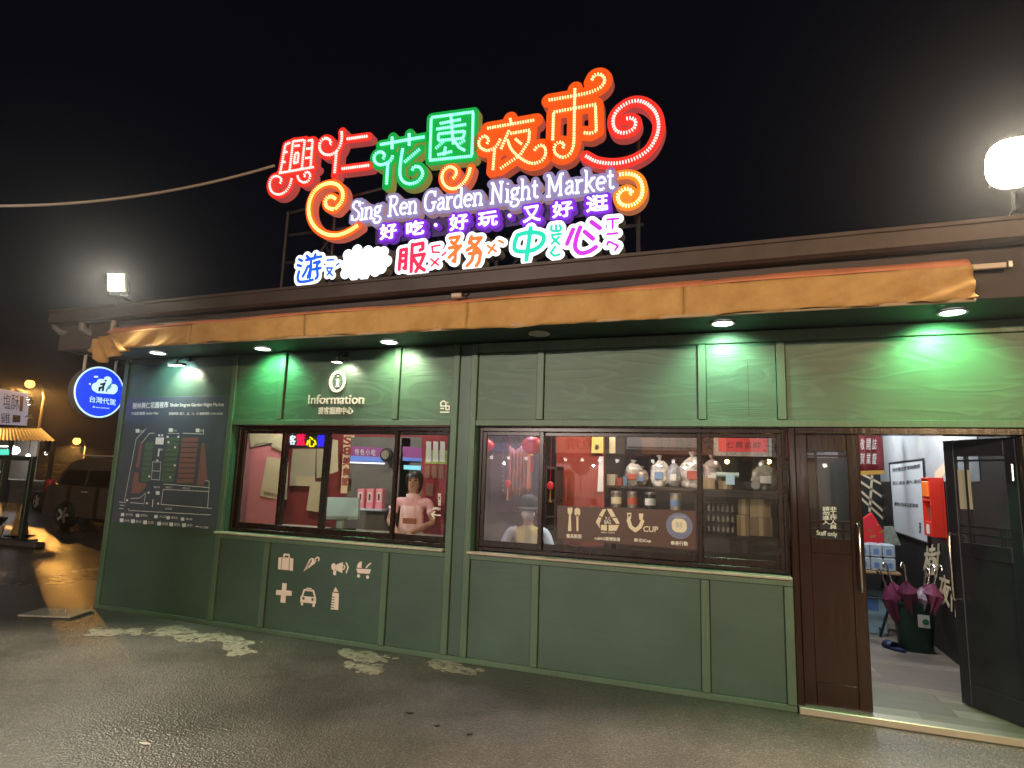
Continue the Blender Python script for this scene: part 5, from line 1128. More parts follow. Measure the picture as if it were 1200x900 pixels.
# air conditioner
p0, p1 = PY(733, 528, 2.4), PY(818, 511, 2.4)
acu = thing('air_conditioner', 'dim grey wall air conditioner above the wrapped goods', 'air conditioner', (p0.x, 2.5, p0.z))
MB().bbox(p0.x, p1.x, 2.4, 2.65, p0.z, p1.z, .02).build('casing', mat('dim_grey_casing', (.14, .13, .13), .5), acu)
MB().box(p0.x+.03, p1.x-.03, 2.394, 2.399, p0.z+.03, p0.z+.05).build('vent', BLACK, acu)
# long shelf with wrapped goods
sh = thing('long_shelf', 'long dark shelf across the back carrying wrapped goods', 'shelf', (-.3, 1.8, .05))
sz = PY(800, 572, 1.7).z; MB().bbox(PY(708, 572, 1.7).x, .58, 1.68, 2.1, sz-.03, sz, .004).build('shelf_board', DKW, sh)
sz2 = PY(860, 580, 1.7).z; MB().bbox(PY(826, 580, 1.7).x, .58, 1.675, 1.70, sz2-.03, sz-.031, .004).build('apron', DKW, sh)
for x in (PY(712, 572, 1.7).x, -.35, .5): MB().bbox(x, x+.04, 1.75, 2.05, .05, sz-.031, .004).build('upright', DKW, sh)
PLAS = [mat('wrapped_%d' % i, c, .22, var=.5, vscale=22, bump=.8, bscale=14, coat=.6) for i, c in enumerate([(.50, .46, .44), (.34, .26, .24), (.60, .57, .55), (.30, .30, .34)])]
mat('red_brown_lab', (.40, .08, .05), .5); mat('blue_lab', (.14, .22, .40), .5)
def bag(p, w_, h, d, seed, m, name, label, grp):
    rnd = random.Random(seed); bm = bmesh.new(); bmesh.ops.create_icosphere(bm, subdivisions=4, radius=1)
    ph = [rnd.uniform(0, 6) for _ in range(6)]
    for v in bm.verts:
        c = v.co; o3 = Vector(ph[:3])*7; k = .92+.22*noise.noise(c*1.3+o3)+.16*abs(noise.noise(c*3.1+o3))+.10*abs(noise.noise(c*6.5+o3))+.05*noise.noise(c*13+o3)
        q = Vector((abs(c.x)**.7*math.copysign(1, c.x), abs(c.y)**.7*math.copysign(1, c.y), abs(c.z)**.75*math.copysign(1, c.z)))*k
        if q.z > .55: q.x *= 1-(q.z-.55)*.9; q.y *= 1-(q.z-.55)*.9
        v.co = Vector((q.x*w_, q.y*d, (q.z+.93)*h*.52))
    mb = MB().bm(bm); mb.v = [(x+p.x, y+p.y, max(z, 0)+p.z) for x, y, z in mb.v]
    t = thing(name, label, 'bag', p, group=grp); mb.build('sack', m, t, 'all'); mb = MB()
    n_ = 12; vs = []
    for z, r_ in ((.93, .30), (1.0, .14), (1.05, .16), (1.14, .34), (1.20, .40)):
        for j in range(n_): a = 2*math.pi*j/n_; k = 1+.25*math.sin(j*3.3+seed+z*9); vs.append(p+Vector((math.cos(a)*r_*k*w_*.8, math.sin(a)*r_*k*d*.8, z*h*.97)))
    mb.add(vs, [(q*n_+j, q*n_+(j+1) % n_, (q+1)*n_+(j+1) % n_, (q+1)*n_+j) for q in range(4) for j in range(n_)]); mb.build('tied_neck', m, t, 'all')
    MB().bbox(p.x-w_*.42, p.x+w_*.42, p.y-d*1.12, p.y-d*1.04, p.z+h*.28, p.z+h*.55, .004).build('label', rnd.choice([PAPW, MATS['red_brown_lab'], MATS['blue_lab']]), t)
    return t
bags = [(742, 23, 20), (752, 18, 16), (773, 28, 20), (790, 25, 15), (812, 32, 26), (835, 30, 20)]
names = ['leftmost wrapped parcel on the long shelf', 'second wrapped parcel from the left on the long shelf', 'third wrapped parcel from the left on the long shelf', 'fourth wrapped parcel from the left on the long shelf', 'large wrapped parcel near the middle sash on the long shelf', 'round wrapped parcel just right of the middle sash']
for i, (u, h, w_) in enumerate(bags):
    p = PY(u, 571, 1.85); hh = PY(u, 571-h*1.15, 1.85).z-p.z; bag(Vector((p.x, 1.88, sz)), w_*.5*.0105, hh, .12, i, PLAS[i % 4], 'wrapped_goods', names[i], 'wrapped goods on the shelf')
p = PY(897, 573, 1.85); bag(Vector((p.x, 1.88, sz)), .13, .28, .12, 31, mat('green_white_bag', (.42, .43, .30), .4, col2=(.12, .10, .10), vscale=14, bump=.4), 'carrier_bag', 'crumpled pale green bag at the right end of the long shelf', None)
# small cartons etc. on the shelf
def carton(px, y, d, m, label, tape=True, z=None, name='carton'):
    (u0, v0, u1, v1) = px; a, b = PY(u0, v1, y), PY(u1, v0, y); z0 = a.z if z is None else z
    t = thing(name, label, 'box', ((a.x+b.x)/2, y, z0)); MB().bbox(a.x, b.x, y, y+d, z0, b.z, .004).build('box', m, t)
    if tape: MB().box((a.x+b.x)/2-.02, (a.x+b.x)/2+.02, y-.0015, y-.0005, z0+.004, b.z-.004).build('tape', mat('tape', (.35, .26, .14), .3), t)
    return t
KR = mat('kraft_cardboard', (.30, .21, .11), .8, var=.12); KD = mat('dim_cardboard', (.20, .13, .07), .8, var=.15)
carton((824, 560, 838, 572), 1.72, .2, KR, 'small tan carton under the round parcel', z=sz); carton((842, 564, 858, 573), 1.75, .2, KD, 'low brown carton left of the blue leaflet', z=sz)
slab('blue_leaflet', [(850.5, 556), (861, 556), (861, 568), (850.5, 568)], 1.70, mat('pale_blue_leaflet', (.45, .65, .80), .5), 'pale blue leaflet hanging on the shelf edge', 'leaflet', .004)
p = PY(852, 557, 1.78); rl = MB().tube([PY(838, 556, 1.78), PY(866, 557, 1.78)], .028, 12); tag(rl.build('paper_roll', mat('pale_green_roll', (.45, .55, .50), .5), None, True), 'pale roll lying above the blue leaflet', 'roll')
p = Vector((PY(878, 560, 1.74).x, 1.74, sz)); helm = thing('camera_gadget', 'dark gadget with a round grey disc at the right of the shelf', 'gadget', p)
MB().bbox(p.x-.05, p.x+.05, 1.74, 1.82, sz, sz+.10, .012).build('body', BLACK, helm); MB().lathe([(.001, 0), (.045, 0), (.045, .02), (.001, .02)], 16, Matrix.Translation((p.x+.06, 1.735, sz+.06)) @ Matrix.Rotation(R(90), 4, 'X')).build('disc', STEEL, helm)
# low boxes under the shelf
for (px, lab) in [((865, 583, 878, 603), 'narrow carton under the shelf'), ((879, 583, 903, 606), 'wide carton under the shelf, topmost of its stack'), ((879, 607, 905, 628), 'wide carton under the shelf, second of its stack'), ((864, 604, 878, 628), 'narrow carton standing below the other narrow one')]: carton(px, 1.72, .25, KR if 'top' in lab else KD, lab)
br_ = thing('bottle_rack', 'dark rack of small bottles under the shelf in the right pane', 'rack', PY(845, 620, 1.7)); a, b = PY(828, 622, 1.75), PY(862, 588, 1.75)
for k in range(4): z = a.z+(b.z-a.z)*k/3; MB().bbox(a.x, b.x, 1.72, 1.85, z-.012, z, .002).build('rack_board', DKW, br_)
GB = mat('bottle_glass', (.20, .17, .14), .15)
bz = [(i, k) for k in range(3) for i in range(6)]
for i, k in bz:
    z = a.z+(b.z-a.z)*k/3; x = a.x+.03+(b.x-a.x-.06)*i/5
    bt = tag(MB().lathe([(.016, 0), (.017, .045), (.007, .06), (.007, .075)], 8, Matrix.Translation((x, 1.76, z))).build('small_bottle', GB, None, True), 'little bottle on the %s board of the rack, %s from the left' % (('lowest', 'middle', 'top')[k], ('first', 'second', 'third', 'fourth', 'fifth', 'sixth')[i]), 'bottle', 'little bottles on the rack')
cols = [(.45, .42, .38), (.32, .07, .05), (.12, .18, .30), (.36, .27, .14), (.42, .40, .40), (.20, .22, .16)]
whichc = ['pale carton at the left end of the long shelf', 'small red carton beside the pale one on the long shelf', 'small blue carton third from the left on the long shelf']
for i, (u0, u1, h) in enumerate([(711, 721, 15), (722, 729, 11), (729.5, 735, 13)]): carton((u0, 571-h, u1, 571), 1.75, .15, mat('shelf_carton_%d' % i, cols[i], .6, var=.15), whichc[i], tape=False, z=sz)
whichl = ['grey tin standing on the lower ledge, leftmost of four', 'grey tin second on the lower ledge', 'dark tin third on the lower ledge', 'pale tin at the right end of the lower ledge']
lz = PY(760, 597, 1.3).z
lsh = thing('lower_ledge', 'low dark ledge behind the brown sticker band', 'ledge', PY(760, 600, 1.3)); MB().bbox(PY(711, 597, 1.3).x, PY(820, 597, 1.3).x, 1.28, 1.6, lz-.03, lz, .004).build('board', DKW, lsh)
for x in (PY(714, 597, 1.3).x, PY(815, 597, 1.3).x): MB().bbox(x-.02, x+.02, 1.35, 1.55, .05, lz-.031, .004).build('upright', DKW, lsh)
for i, u in enumerate((722, 741, 762, 792)):
    p = PY(u, 597, 1.4); p.z = lz; t = thing('storage_tin', whichl[i], 'tin', p, group='tins on the lower ledge'); MB().lathe([(.05, 0), (.055, .005), (.055, .15), (.05, .155)], 18, Matrix.Translation(p)).build('tin', mat('tin_%d' % i, [(.20, .18, .16), (.24, .2, .18), (.05, .05, .05), (.35, .30, .24)][i], .35, .5), t, True)
    MB().lathe([(.057, .150), (.057, .17), (.03, .175)], 18, Matrix.Translation(p)).build('lid', STEEL, t, True); MB().lathe([(.0565, .04), (.0565, .11)], 18, Matrix.Translation(p), False).build('paper_band', [PAPER, MATS['red_brown_lab'], PAPW, MATS['blue_lab']][i], t, True)
# red plaque
pq = thing('framed_plaque', 'red plaque with dark calligraphy in a carved silver frame', 'plaque', PY(873, 534, 2.6)); yq = 2.6
fr = [(836.5, 511), (904.5, 510), (904.5, 535), (836, 534)]; inn = [(841.5, 511), (899, 510.5), (898.5, 530), (842, 529)]
MB().poly([PY(u, v, yq) for u, v in fr], (0, 1, 0), .04).build('frame', mat('silver_carving', (.42, .40, .38), .45, .2, var=.4, vscale=40, bump=1, bscale=40), pq)
MB().poly([PY(u, v, yq-.008) for u, v in inn], (0, 1, 0), .006).build('face', mat('glowing_lacquer_red', (.62, .07, .07), .4, emit=(.6, .05, .06), es=.25), pq)  # red lacquer with a faint added glow of its own, no lamp behind
for i, ch in enumerate('仁興佑帥'): k = MB(); u = 851.5+i*10.3; text_quad(k, ch, PY(u, 525.5, yq-.010), PY(u+8, 525.5, yq-.010), PY(u+1, 517.5, yq-.010), (0, -1, 0), .001, .0); k.build('character', mat('dark_green_ink', (.03, .035, .02), .5), pq)
# sticker band across the glass
YD = .1275
bd = thing('glass_sticker_band', 'brown sticker band with service symbols across the lower right window', 'sticker', PY(735, 645, YD))
BRN = mat('brown_vinyl', (.075, .028, .018), .45, var=.08); MB().poly([PY(u, v, YD) for u, v in [(653, 592.5), (817.5, 599), (818, 644.5), (653, 632)]], (0, 1, 0), .002).build('band', BRN, bd)
ZK = lambda x, y: PY(640+x/6.316, 580+y/6.3125, YD-.0006); Z2 = lambda x, y: (lambda p: (p.x, p.z))(ZK(x, y))
CV = mat('cream_print', (.72, .60, .45), .6); WV = mat('white_print', (.72, .68, .62), .6)
def bst(strokes, r_, m, name):
    t = MB(); blob(t, segs_of([[Z2(*q) for q in s_] for s_ in strokes]), r_, .005, lambda x, z: (x, YD-.0009, z), .0006, (0, 1, 0)); t.m = [0]*len(t.f); t.build(name, m, bd)
bst([[(165, 100), (166, 130), (176, 145), (186, 130), (188, 100)], [(176, 100), (176, 140)], [(176, 145), (168, 262)], [(176, 145), (180, 262)]], .008, CV, 'fork_symbol')
bst([[(231, 118), (231, 135)]], .026, CV, 'spoon_symbol'); bst([[(231, 150), (232, 262)]], .009, CV, 'spoon_symbol')
def bpoly(pts, m, name): MB().poly([ZK(*p) for p in pts], (0, -1, 0), .0006).build(name, m, bd)
bpoly([(420, 105), (445, 105), (415, 165), (390, 150)], CV, 'recycling_arrow'); bpoly([(450, 102), (485, 105), (515, 160), (482, 165)], CV, 'recycling_arrow'); bpoly([(388, 160), (410, 172), (395, 215), (400, 250), (368, 200)], CV, 'recycling_arrow')
bpoly([(488, 172), (522, 168), (545, 212), (520, 215)], CV, 'recycling_arrow'); bpoly([(405, 222), (450, 222), (450, 265), (405, 260)], CV, 'recycling_arrow'); bpoly([(462, 222), (540, 222), (520, 265), (462, 267)], CV, 'recycling_arrow')
def btx(body, x0, y0, x1, y1, x2, y2, m=WV, bold=.015): t = MB(); text_quad(t, body, ZK(x0, y0), ZK(x1, y1), ZK(x2, y2), (0, -1, 0), 0, bold); t.build('lettering', m, bd)
btx('R U', 440, 182, 470, 182, 440, 162); btx('BAG', 432, 216, 480, 216, 432, 186); btx('NEW TAIPEI', 408, 282, 506, 286, 408, 272)
btx('餐具租借', 150, 318, 262, 322, 150, 288, WV, .03); btx('ruBAG循環租借', 360, 332, 548, 343, 360, 306, WV, .03); btx('新北iCup', 652, 350, 776, 356, 652, 320, WV, .03); btx('奉茶行動', 922, 370, 1048, 376, 922, 340, WV, .03)
btx('CUP', 720, 272, 828, 276, 720, 230, CV, .02)
bst([[(610, 188), (625, 235), (660, 262), (695, 235), (712, 195)]], .016, CV, 'straw_symbol'); bpoly([(598, 132), (632, 133), (628, 180), (602, 178)], CV, 'cup_symbol'); bpoly([(686, 137), (720, 138), (714, 185), (690, 183)], CV, 'cup_symbol'); bpoly([(606, 142), (624, 143), (622, 160), (608, 160)], BRN, 'cup_mark')
bst([[(985, 228), (986, 229)]], .106, mat('slate_blue_print', (.16, .17, .30), .6), 'round_badge')
t = MB(); blob(t, segs_of([[Z2(970, 215), Z2(998, 218)], [Z2(972, 235), Z2(1000, 238)]]), .045, .006, lambda x, z: (x, YD-.0016, z), .0005, (0, 1, 0)); t.m = [0]*len(t.f); t.build('badge_teapot', CV, bd)
t = MB(); text_quad(t, '台灣奉茶地圖', *[q+Vector((0, -.001, 0)) for q in (ZK(938, 168), ZK(1030, 172), ZK(938, 152))], (0, -1, 0), 0, .02); text_quad(t, '奉茶', *[q+Vector((0, -.0016, 0)) for q in (ZK(958, 246), ZK(1010, 246), ZK(958, 200))], (0, -1, 0), 0, -.0); t.build('badge_lettering', mat('badge_print', (.35, .33, .40), .6), bd)
# glowing balls standing in for street lamps mirrored in the right pane
def bulb(u, v, y, s_, label, col=(1, .58, .16), pw=3):
    p = PY(u, v, y); t = thing('mirrored_lamp_ball', label, 'bulb', p, group='warm bulbs behind the right pane'); MB().ball(p, .026, 8).build('glass', emis('mirrored_lamp_glow', col, s_), t, True)
    MB().tube([p+Vector((0, 0, .024)), p+Vector((0, 0, .06))], .013, 8).build('socket', BLACK, t); MB().tube([p+Vector((0, 0, .06)), p+Vector((0, 0, 2.9-p.z))], .003, 5).build('cord', BLACK, t)
bulb(852, 541, 2.3, 14, 'warm bulb under the left end of the red plaque'); bulb(901, 541, 2.3, 14, 'warm bulb under the right end of the red plaque')
lampR2 = thing('ceiling_lamp', 'warm ceiling lamp in the room behind the right window', 'lamp', (-.9, 1.0, 2.88)); MB().lathe([(.12, -.05), (.14, -.03), (.14, .02), (.12, .02)], 16, Matrix.Translation((-.9, 1.0, 2.88))).build('shade', emis('dim_warm_shade', (1, .8, .55), 1.2), lampR2)
lamp('POINT', 'bulb', (-.9, 1.0, 2.78), 110, (1, .82, .62), lampR2, size=.12)
lampR3 = thing('ceiling_lamp', 'cool ceiling lamp above the capped person', 'lamp', (-1.95, .75, 2.88)); MB().lathe([(.10, -.05), (.12, -.03), (.12, .02), (.10, .02)], 16, Matrix.Translation((-1.95, .75, 2.88))).build('shade', emis('cool_shade', (.85, .88, 1), 1.2), lampR3)
lamp('POINT', 'bulb', (-1.95, .75, 2.78), 75, (.86, .84, 1), lampR3, size=.1)
def tube_light(x, y, z, L_, power, col, label, alongx=True):
    t = thing('tube_light', label, 'tube light', (x, y, z)); a, b = ((x-L_/2, y, z), (x+L_/2, y, z)) if alongx else ((x, y-L_/2, z), (x, y+L_/2, z))
    MB().tube([a, b], .014, 8).build('tube', emis('tube_glow', col, 6), t); MB().bbox(min(a[0], b[0])-.03, max(a[0], b[0])+.03, min(a[1], b[1])-.03, max(a[1], b[1])+.03, z+.017, z+.04, .004).build('housing', WHITE, t)
    lamp('POINT', 'glow', (x, y, z-.1), power, col, t, size=.2)
tube_light(-4.7, .33, 2.85, 1.1, 85, (1, .94, .84), 'white ceiling tube light inside the left room'); tube_light(-3.4, .9, 2.85, .6, 22, (1, .94, .86), 'short white ceiling tube light above the person in pink')
tube_light(1.3, 1.5, 2.85, 1.1, 105, (.92, .97, 1), 'white ceiling tube light inside the open doorway', False); tube_light(1.3, 3.3, 2.85, .9, 80, (.92, .97, 1), 'white ceiling tube light deep inside the open doorway', False)

# ================================================================== THINGS IN THE DOORWAY
def PWX(u, v, x=1.965): return PX(u, v, x)
wb = thing('whiteboard', 'tall whiteboard with timetable lettering leaning on the side wall', 'whiteboard', PWX(1063, 655))
bq = [PWX(1042.5, 543), PWX(1082, 538), PWX(1088.5, 637), PWX(1048, 623)]
MB().poly(bq, (1, 0, 0), .012).build('board', mat('whiteboard_face', (.62, .66, .70), .35), wb)
eb = MB()
for a, b in zip(bq, bq[1:]+bq[:1]): eb.tube([a, b], .012, 6)
eb.build('edge', DSTEEL, wb)
k = MB(); W5 = lambda x, y: PX(1000+x/5.625, 500+y/5.625, 1.962)
for bdy, (x0, y0, x1, y1, h) in [('夜市攤位營業時間表', (258, 300, 440, 275, 26)), ('週三 週五 週六 週日', (258, 385, 440, 372, 22)), ('攤商公告與注意事項', (270, 520, 425, 535, 24))]: text_quad(k, bdy, W5(x0, y0), W5(x1, y1), W5(x0, y0-h), (-1, 0, 0), 0, .01)
for i, ch in enumerate('管理處'): text_quad(k, ch, W5(432, 650+i*24), W5(448, 654+i*24), W5(432, 630+i*24), (-1, 0, 0), 0, .01)
k.build('lettering', INK, wb)
fx = thing('red_fire_box', 'red metal fire equipment box on the side wall beside the whiteboard', 'fire box', (1.9, 2.0, 1.2))
RD = mat('fire_red_enamel', (.62, .028, .015), .3); zf0, zf1 = 1.185, 1.755; yf0, yf1 = 1.80, 2.06
bx_ = MB(); bx_.box(1.955, 1.973, yf0, yf1, zf0, zf1).bbox(1.85, 1.955, yf0, yf0+.02, zf0, zf1, .004).bbox(1.85, 1.955, yf1-.02, yf1, zf0, zf1, .004).bbox(1.85, 1.955, yf0+.02, yf1-.02, zf1-.02, zf1, .004).bbox(1.85, 1.955, yf0+.02, yf1-.02, zf0, zf0+.14, .004).bbox(1.85, 1.955, yf0+.02, yf1-.02, 1.52, 1.545, .004)
bx_.build('case', RD, fx); MB().bbox(1.842, 1.87, yf0+.04, yf1-.03, 1.56, 1.72, .01).build('orange_flap', mat('orange_plastic', (.85, .16, .02), .35), fx)
MB().bbox(1.88, 1.92, 1.88, 2.0, 1.33, 1.48, .006).build('contents', mat('brown_contents', (.16, .06, .03), .6), fx); MB().box(1.8465, 1.8495, 1.88, 1.97, 1.21, 1.30).build('label', WHITE, fx)
# red banner at the ceiling
rb = thing('red_pennant_banner', 'dark red banner with gold fringe and white writing hanging in the doorway', 'banner', PY(1020, 555, 3.2))
vs = []; 
for i in range(13):
    for j in range(6):
        u = 998+i*(1033.5-998)/12+j*(.6); v = 500+j*10.5-.25*(12-i)*0; p = PY(u, v, 3.2); p.y += .03*math.sin(i*1.1); vs.append(p)
mbn = MB().add(vs, [(i*6+j, (i+1)*6+j, (i+1)*6+j+1, i*6+j+1) for i in range(12) for j in range(5)]); o = mbn.build('cloth', mat('maroon_cloth', (.17, .012, .02), .7), rb, 'all'); o.modifiers.new('t', 'SOLIDIFY').thickness = .006
MB().poly([PY(u, v, 3.15) for u, v in [(1003, 552), (1036, 551), (1036, 555.5), (1003, 557)]], (0, 1, 0), .01).build('fringe', MATS['gold'], rb)
k = MB()
for c, (u, s_) in enumerate([(1008, '敬賀'), (1015, '開業'), (1022, '誌慶')]):
    for i, ch in enumerate(s_): text_quad(k, ch, PY(u, 527+i*17, 3.14), PY(u+5, 527+i*17, 3.14), PY(u+.5, 514+i*17, 3.14), (0, -1, 0), 0, .0)
k.build('lettering', PAPW, rb)
MB().bbox(PY(1004, 505, 3.2).x, PY(1040, 505, 3.2).x, 3.2, 3.22, 2.86, 2.9, .003).build('rail', DSTEEL, rb)
# folding table with stacked packs
tbp = PZ(1028, 740, .05); T0, T1, TY0, TY1 = 1.12, 1.74, 2.55, 3.15; zt_ = .74
tb = thing('folding_table', 'small folding table with black legs just inside the doorway', 'table', ((T0+T1)/2, 2.7, .05))
MB().bbox(T0, T1, TY0, TY1, zt_-.03, zt_, .006).build('tabletop', mat('tan_tabletop', (.40, .25, .12), .45, var=.1), tb)
for y in (TY0+.06, TY1-.06):
    MB().tube([(T1-.02, y, zt_-.03), (T1-.22, y, .05)], .013, 8).build('leg', BLACK, tb); MB().tube([(T0+.02, y, zt_-.03), (T0+.24, y, .05)], .013, 8).build('leg', BLACK, tb)
    MB().tube([(T0+.10, y, .45), (T1-.10, y, .45)], .009, 6).build('stretcher', BLACK, tb)
MB().tube([(T1-.2, TY0+.06, .12), (T1-.2, TY1-.06, .12)], .010, 6).build('stretcher', BLACK, tb)
CLB = mat('clear_wrapped_packs', (.52, .58, .64), .18, col2=(.30, .38, .46), vscale=16, bump=.5, bscale=20)
i = 0
for r_ in range(2):
    for c in range(4):
        x = 1.22+c*.122; z = zt_+.001+r_*.145
        t = thing('tissue_pack', 'wrapped white pack on the folding table, %s of the %s row' % (('first from the left', 'second from the left', 'third from the left', 'last')[c], ('bottom', 'top')[r_]), 'pack', (x+.06, 2.66, z), group='wrapped packs on the folding table')
        MB().bbox(x, x+.116, 2.58, 2.80, z, z+.14, .012).build('wrap', CLB, t); MB().box(x+.03, x+.08, 2.5785, 2.5795, z+.03, z+.09).build('print', mat('blue_print', (.12, .22, .45), .5), t)
bx2 = thing('blue_water_box', 'pale blue carton on the floor under the folding table', 'box', (1.39, 2.9, .05)); MB().bbox(1.16, 1.62, 2.72, 3.08, .05, .52, .01).build('carton', mat('pale_blue_carton', (.28, .42, .50), .6, var=.15), bx2); MB().box(1.26, 1.54, 2.718, 2.7195, .30, .46).build('print', mat('blue_box_print', (.08, .18, .40), .6), bx2)
# red bag & magazines behind
rg = MB(); pts = [PY(u, v, 2.9) for u, v in [(1008, 611), (1022, 601), (1037, 625), (1036, 640), (1008, 641)]]; rg.poly(pts, (0, 1, 0), .10)
rgt = thing('red_gift_bag', 'bright red bag with gold print leaning on the stacked packs', 'bag', PY(1022, 640, 2.9)); rg.build('bag', mat('bright_red_bag', (.55, .015, .025), .5, bump=.3, bscale=10), rgt)
gp = MB(); f = lambda u, v: (lambda p: (p.x, p.z))(PY(u, v, 2.899)); blob(gp, segs_of([[f(1028, 615), f(1028.5, 615)], [f(1021, 629), f(1025, 628)], [f(1031, 624), f(1035, 622)], [f(1019, 621), f(1021, 623)]]), .012, .006, lambda x, z: (x, 2.897, z), .001, (0, 1, 0)); gp.m = [0]*len(gp.f); gp.build('gold_print', MATS['gold'], rgt)['kind'] = 'stuff'
mg = thing('leaflet_stack', 'grey striped leaflets leaning beside the red bag', 'leaflets', PY(1045, 638, 2.85)); MB().poly([PY(u, v, 2.85) for u, v in [(1037, 617), (1047, 617), (1056, 639), (1036, 639)]], (0, 1, 0), .05).build('leaflets', mat('striped_leaflet', (.30, .30, .27), .6, col2=(.08, .10, .07), vscale=30), mg)
# green bin with wrapped umbrellas
bp_ = Vector((1.735, 2.16, .05)); bn = thing('green_bin', 'dark green plastic bin filled with umbrellas inside the doorway', 'bin', bp_)
bb = MB(); prof = [(.135, .105, 0), (.142, .11, .02), (.175, .13, .44), (.185, .14, .45), (.185, .14, .475), (.172, .127, .475), (.165, .12, .43)]
n_ = 24; vs = []
for (rx, ry, z) in prof:
    for j in range(n_):
        a = 2*math.pi*j/n_; cx_, sy_ = math.cos(a), math.sin(a); e = 4; q = (abs(cx_)**e+abs(sy_)**e)**(-1/e); vs.append(bp_+Vector((rx*cx_*q, ry*sy_*q, z)))
bb.add(vs, [(i*n_+j, i*n_+(j+1) % n_, (i+1)*n_+(j+1) % n_, (i+1)*n_+j) for i in range(6) for j in range(n_)]+[list(range(n_))[::-1]]); bb.build('tub', mat('dark_green_plastic', (.012, .055, .038), .4), bn, True)
MB().box(bp_.x+.0, bp_.x+.10, bp_.y-.142, bp_.y-.136, .30, .42, None).build('label', WHITE, bn); MB().lathe([(.001, 0), (.028, 0), (.028, .003), (.001, .003)], 16, Matrix.Translation((bp_.x+.065, bp_.y-.1425, .355)) @ Matrix.Rotation(R(90), 4, 'X')).build('green_mark', mat('green_mark', (.02, .18, .08), .5), bn)
UM = mat('plum_umbrella_cloth', (.20, .035, .09), .5, bump=.3, bscale=30); UM2 = mat('pale_wrapped_umbrella', (.34, .24, .32), .25, bump=.4, bscale=30)
for i, (dx, dy, lx, ly, m) in enumerate([(-.11, -.02, -.20, -.06, UM), (-.06, .03, -.12, .0, UM), (-.03, -.05, -.05, -.10, UM), (.02, -.03, .05, -.06, UM2), (.05, .04, .10, .02, UM), (.09, -.04, .14, -.08, UM)]):
    b0_ = bp_+Vector((dx*.5, dy*.5, .03+.03*(i % 3))); d = Vector((lx*1.25-dx*.5+.03*math.sin(i*5), ly*1.4-dy*.5, .60)).normalized()
    t = thing('umbrella', 'rolled %s umbrella in the green bin, %s from the left' % ('pale plastic-wrapped' if m == UM2 else 'plum', ('first', 'second', 'third', 'fourth', 'fifth', 'sixth')[i]), 'umbrella', b0_, group='umbrellas in the green bin')
    P_ = lambda s_: b0_+d*s_
    mb = MB(); n2 = 14; vs = []
    for s_, r_ in [(.05, .012), (.2, .030), (.38, .050), (.50, .066+.008*(i % 2)), (.55, .040), (.60, .012)]:
        for j in range(n2): a = 2*math.pi*j/n2; k = 1+.38*(j % 2)+.18*math.sin(j*2.7+i*4+s_*20); u_ = d.orthogonal().normalized(); w2 = d.cross(u_); vs.append(P_(s_)+(u_*math.cos(a)+w2*math.sin(a))*r_*k)
    mb.add(vs, [(q*n2+j, q*n2+(j+1) % n2, (q+1)*n2+(j+1) % n2, (q+1)*n2+j) for q in range(5) for j in range(n2)]); mb.build('canopy', m, t, True)
    sd = Vector((-.6 if i < 3 else .3, -.8, 0)).normalized(); hk = [P_(.58), P_(.72), P_(.76)]+[P_(.76)+sd*.03*(1-math.cos(a))+d*.03*math.sin(a) for a in np.linspace(.3, math.pi, 7)]+[P_(.74)+sd*.06]
    MB().tube(hk, .010, 8).build('handle', CHROME, t, True)
p = PZ(1048, 761, .05); slp = thing('slipper', 'navy blue slipper lying on the plank floor', 'slipper', p)
sm = MB(); vs = []; out = [(math.cos(a)*.055*(1+.15*math.sin(a)), math.sin(a)*.13) for a in np.linspace(0, 2*math.pi, 20, endpoint=False)]; Mr = Matrix.Translation(p) @ Matrix.Rotation(R(35), 4, 'Z')
sm.poly([Mr @ Vector((x, y, 0)) for x, y in out], (0, 0, 1), .022); NB = mat('navy_rubber', (.015, .022, .09), .5); sm.build('sole', NB, slp)
st_ = MB(); vs = []
for i in range(9):
    a = math.pi*i/8; vs += [Mr @ Vector((math.cos(a)*.058, y, .02+math.sin(a)*.045)) for y in (.0, .09)]
st_.add(vs, [(2*i, 2*i+2, 2*i+3, 2*i+1) for i in range(8)]); o = st_.build('strap', NB, slp, 'all'); o.modifiers.new('t', 'SOLIDIFY').thickness = .006

# ================================================================== LEFT BACKGROUND
SOD = (1., .46, .09)
def street_lamp(p, h_, power, label, glow=60, col=SOD, aim=None, rad=.16, group='orange street lamps beyond the stall'):
    p = Vector(p); t = thing('street_lamp', label, 'street lamp', (p.x, p.y+.6, 0), group=group)
    MB().tube([(p.x, p.y+.6, 0), (p.x, p.y+.6, p.z*.9), (p.x, p.y+.45, p.z+.05), (p.x, p.y+.1, p.z+.12)], [.08, .05, .04, .035], 8).build('pole', DSTEEL, t, True)
    MB().bbox(p.x-.12, p.x+.12, p.y-.12, p.y+.26, p.z+rad*.8, p.z+rad*.8+.08, .03).build('head', DSTEEL, t)
    MB().ball(p, rad, 12, (1, 1, 1)).build('lens', emis('sodium_glow', col, glow), t, True)
    lamp('SPOT', 'bulb', p+Vector((0, -.1, -.25)), power, col, t, aim or (p.x, p.y-.1, 0), .06, R(174), .06)
q = PY(35, 450, 11); street_lamp(q, 0, 3000, 'orange street lamp glowing above the lit stall sign', 3.4, rad=.17)
q = PY(90, 517, 22); street_lamp(q, 0, 3000, 'orange street lamp low in the dark beside the round blue sign', 3.4, rad=.22)
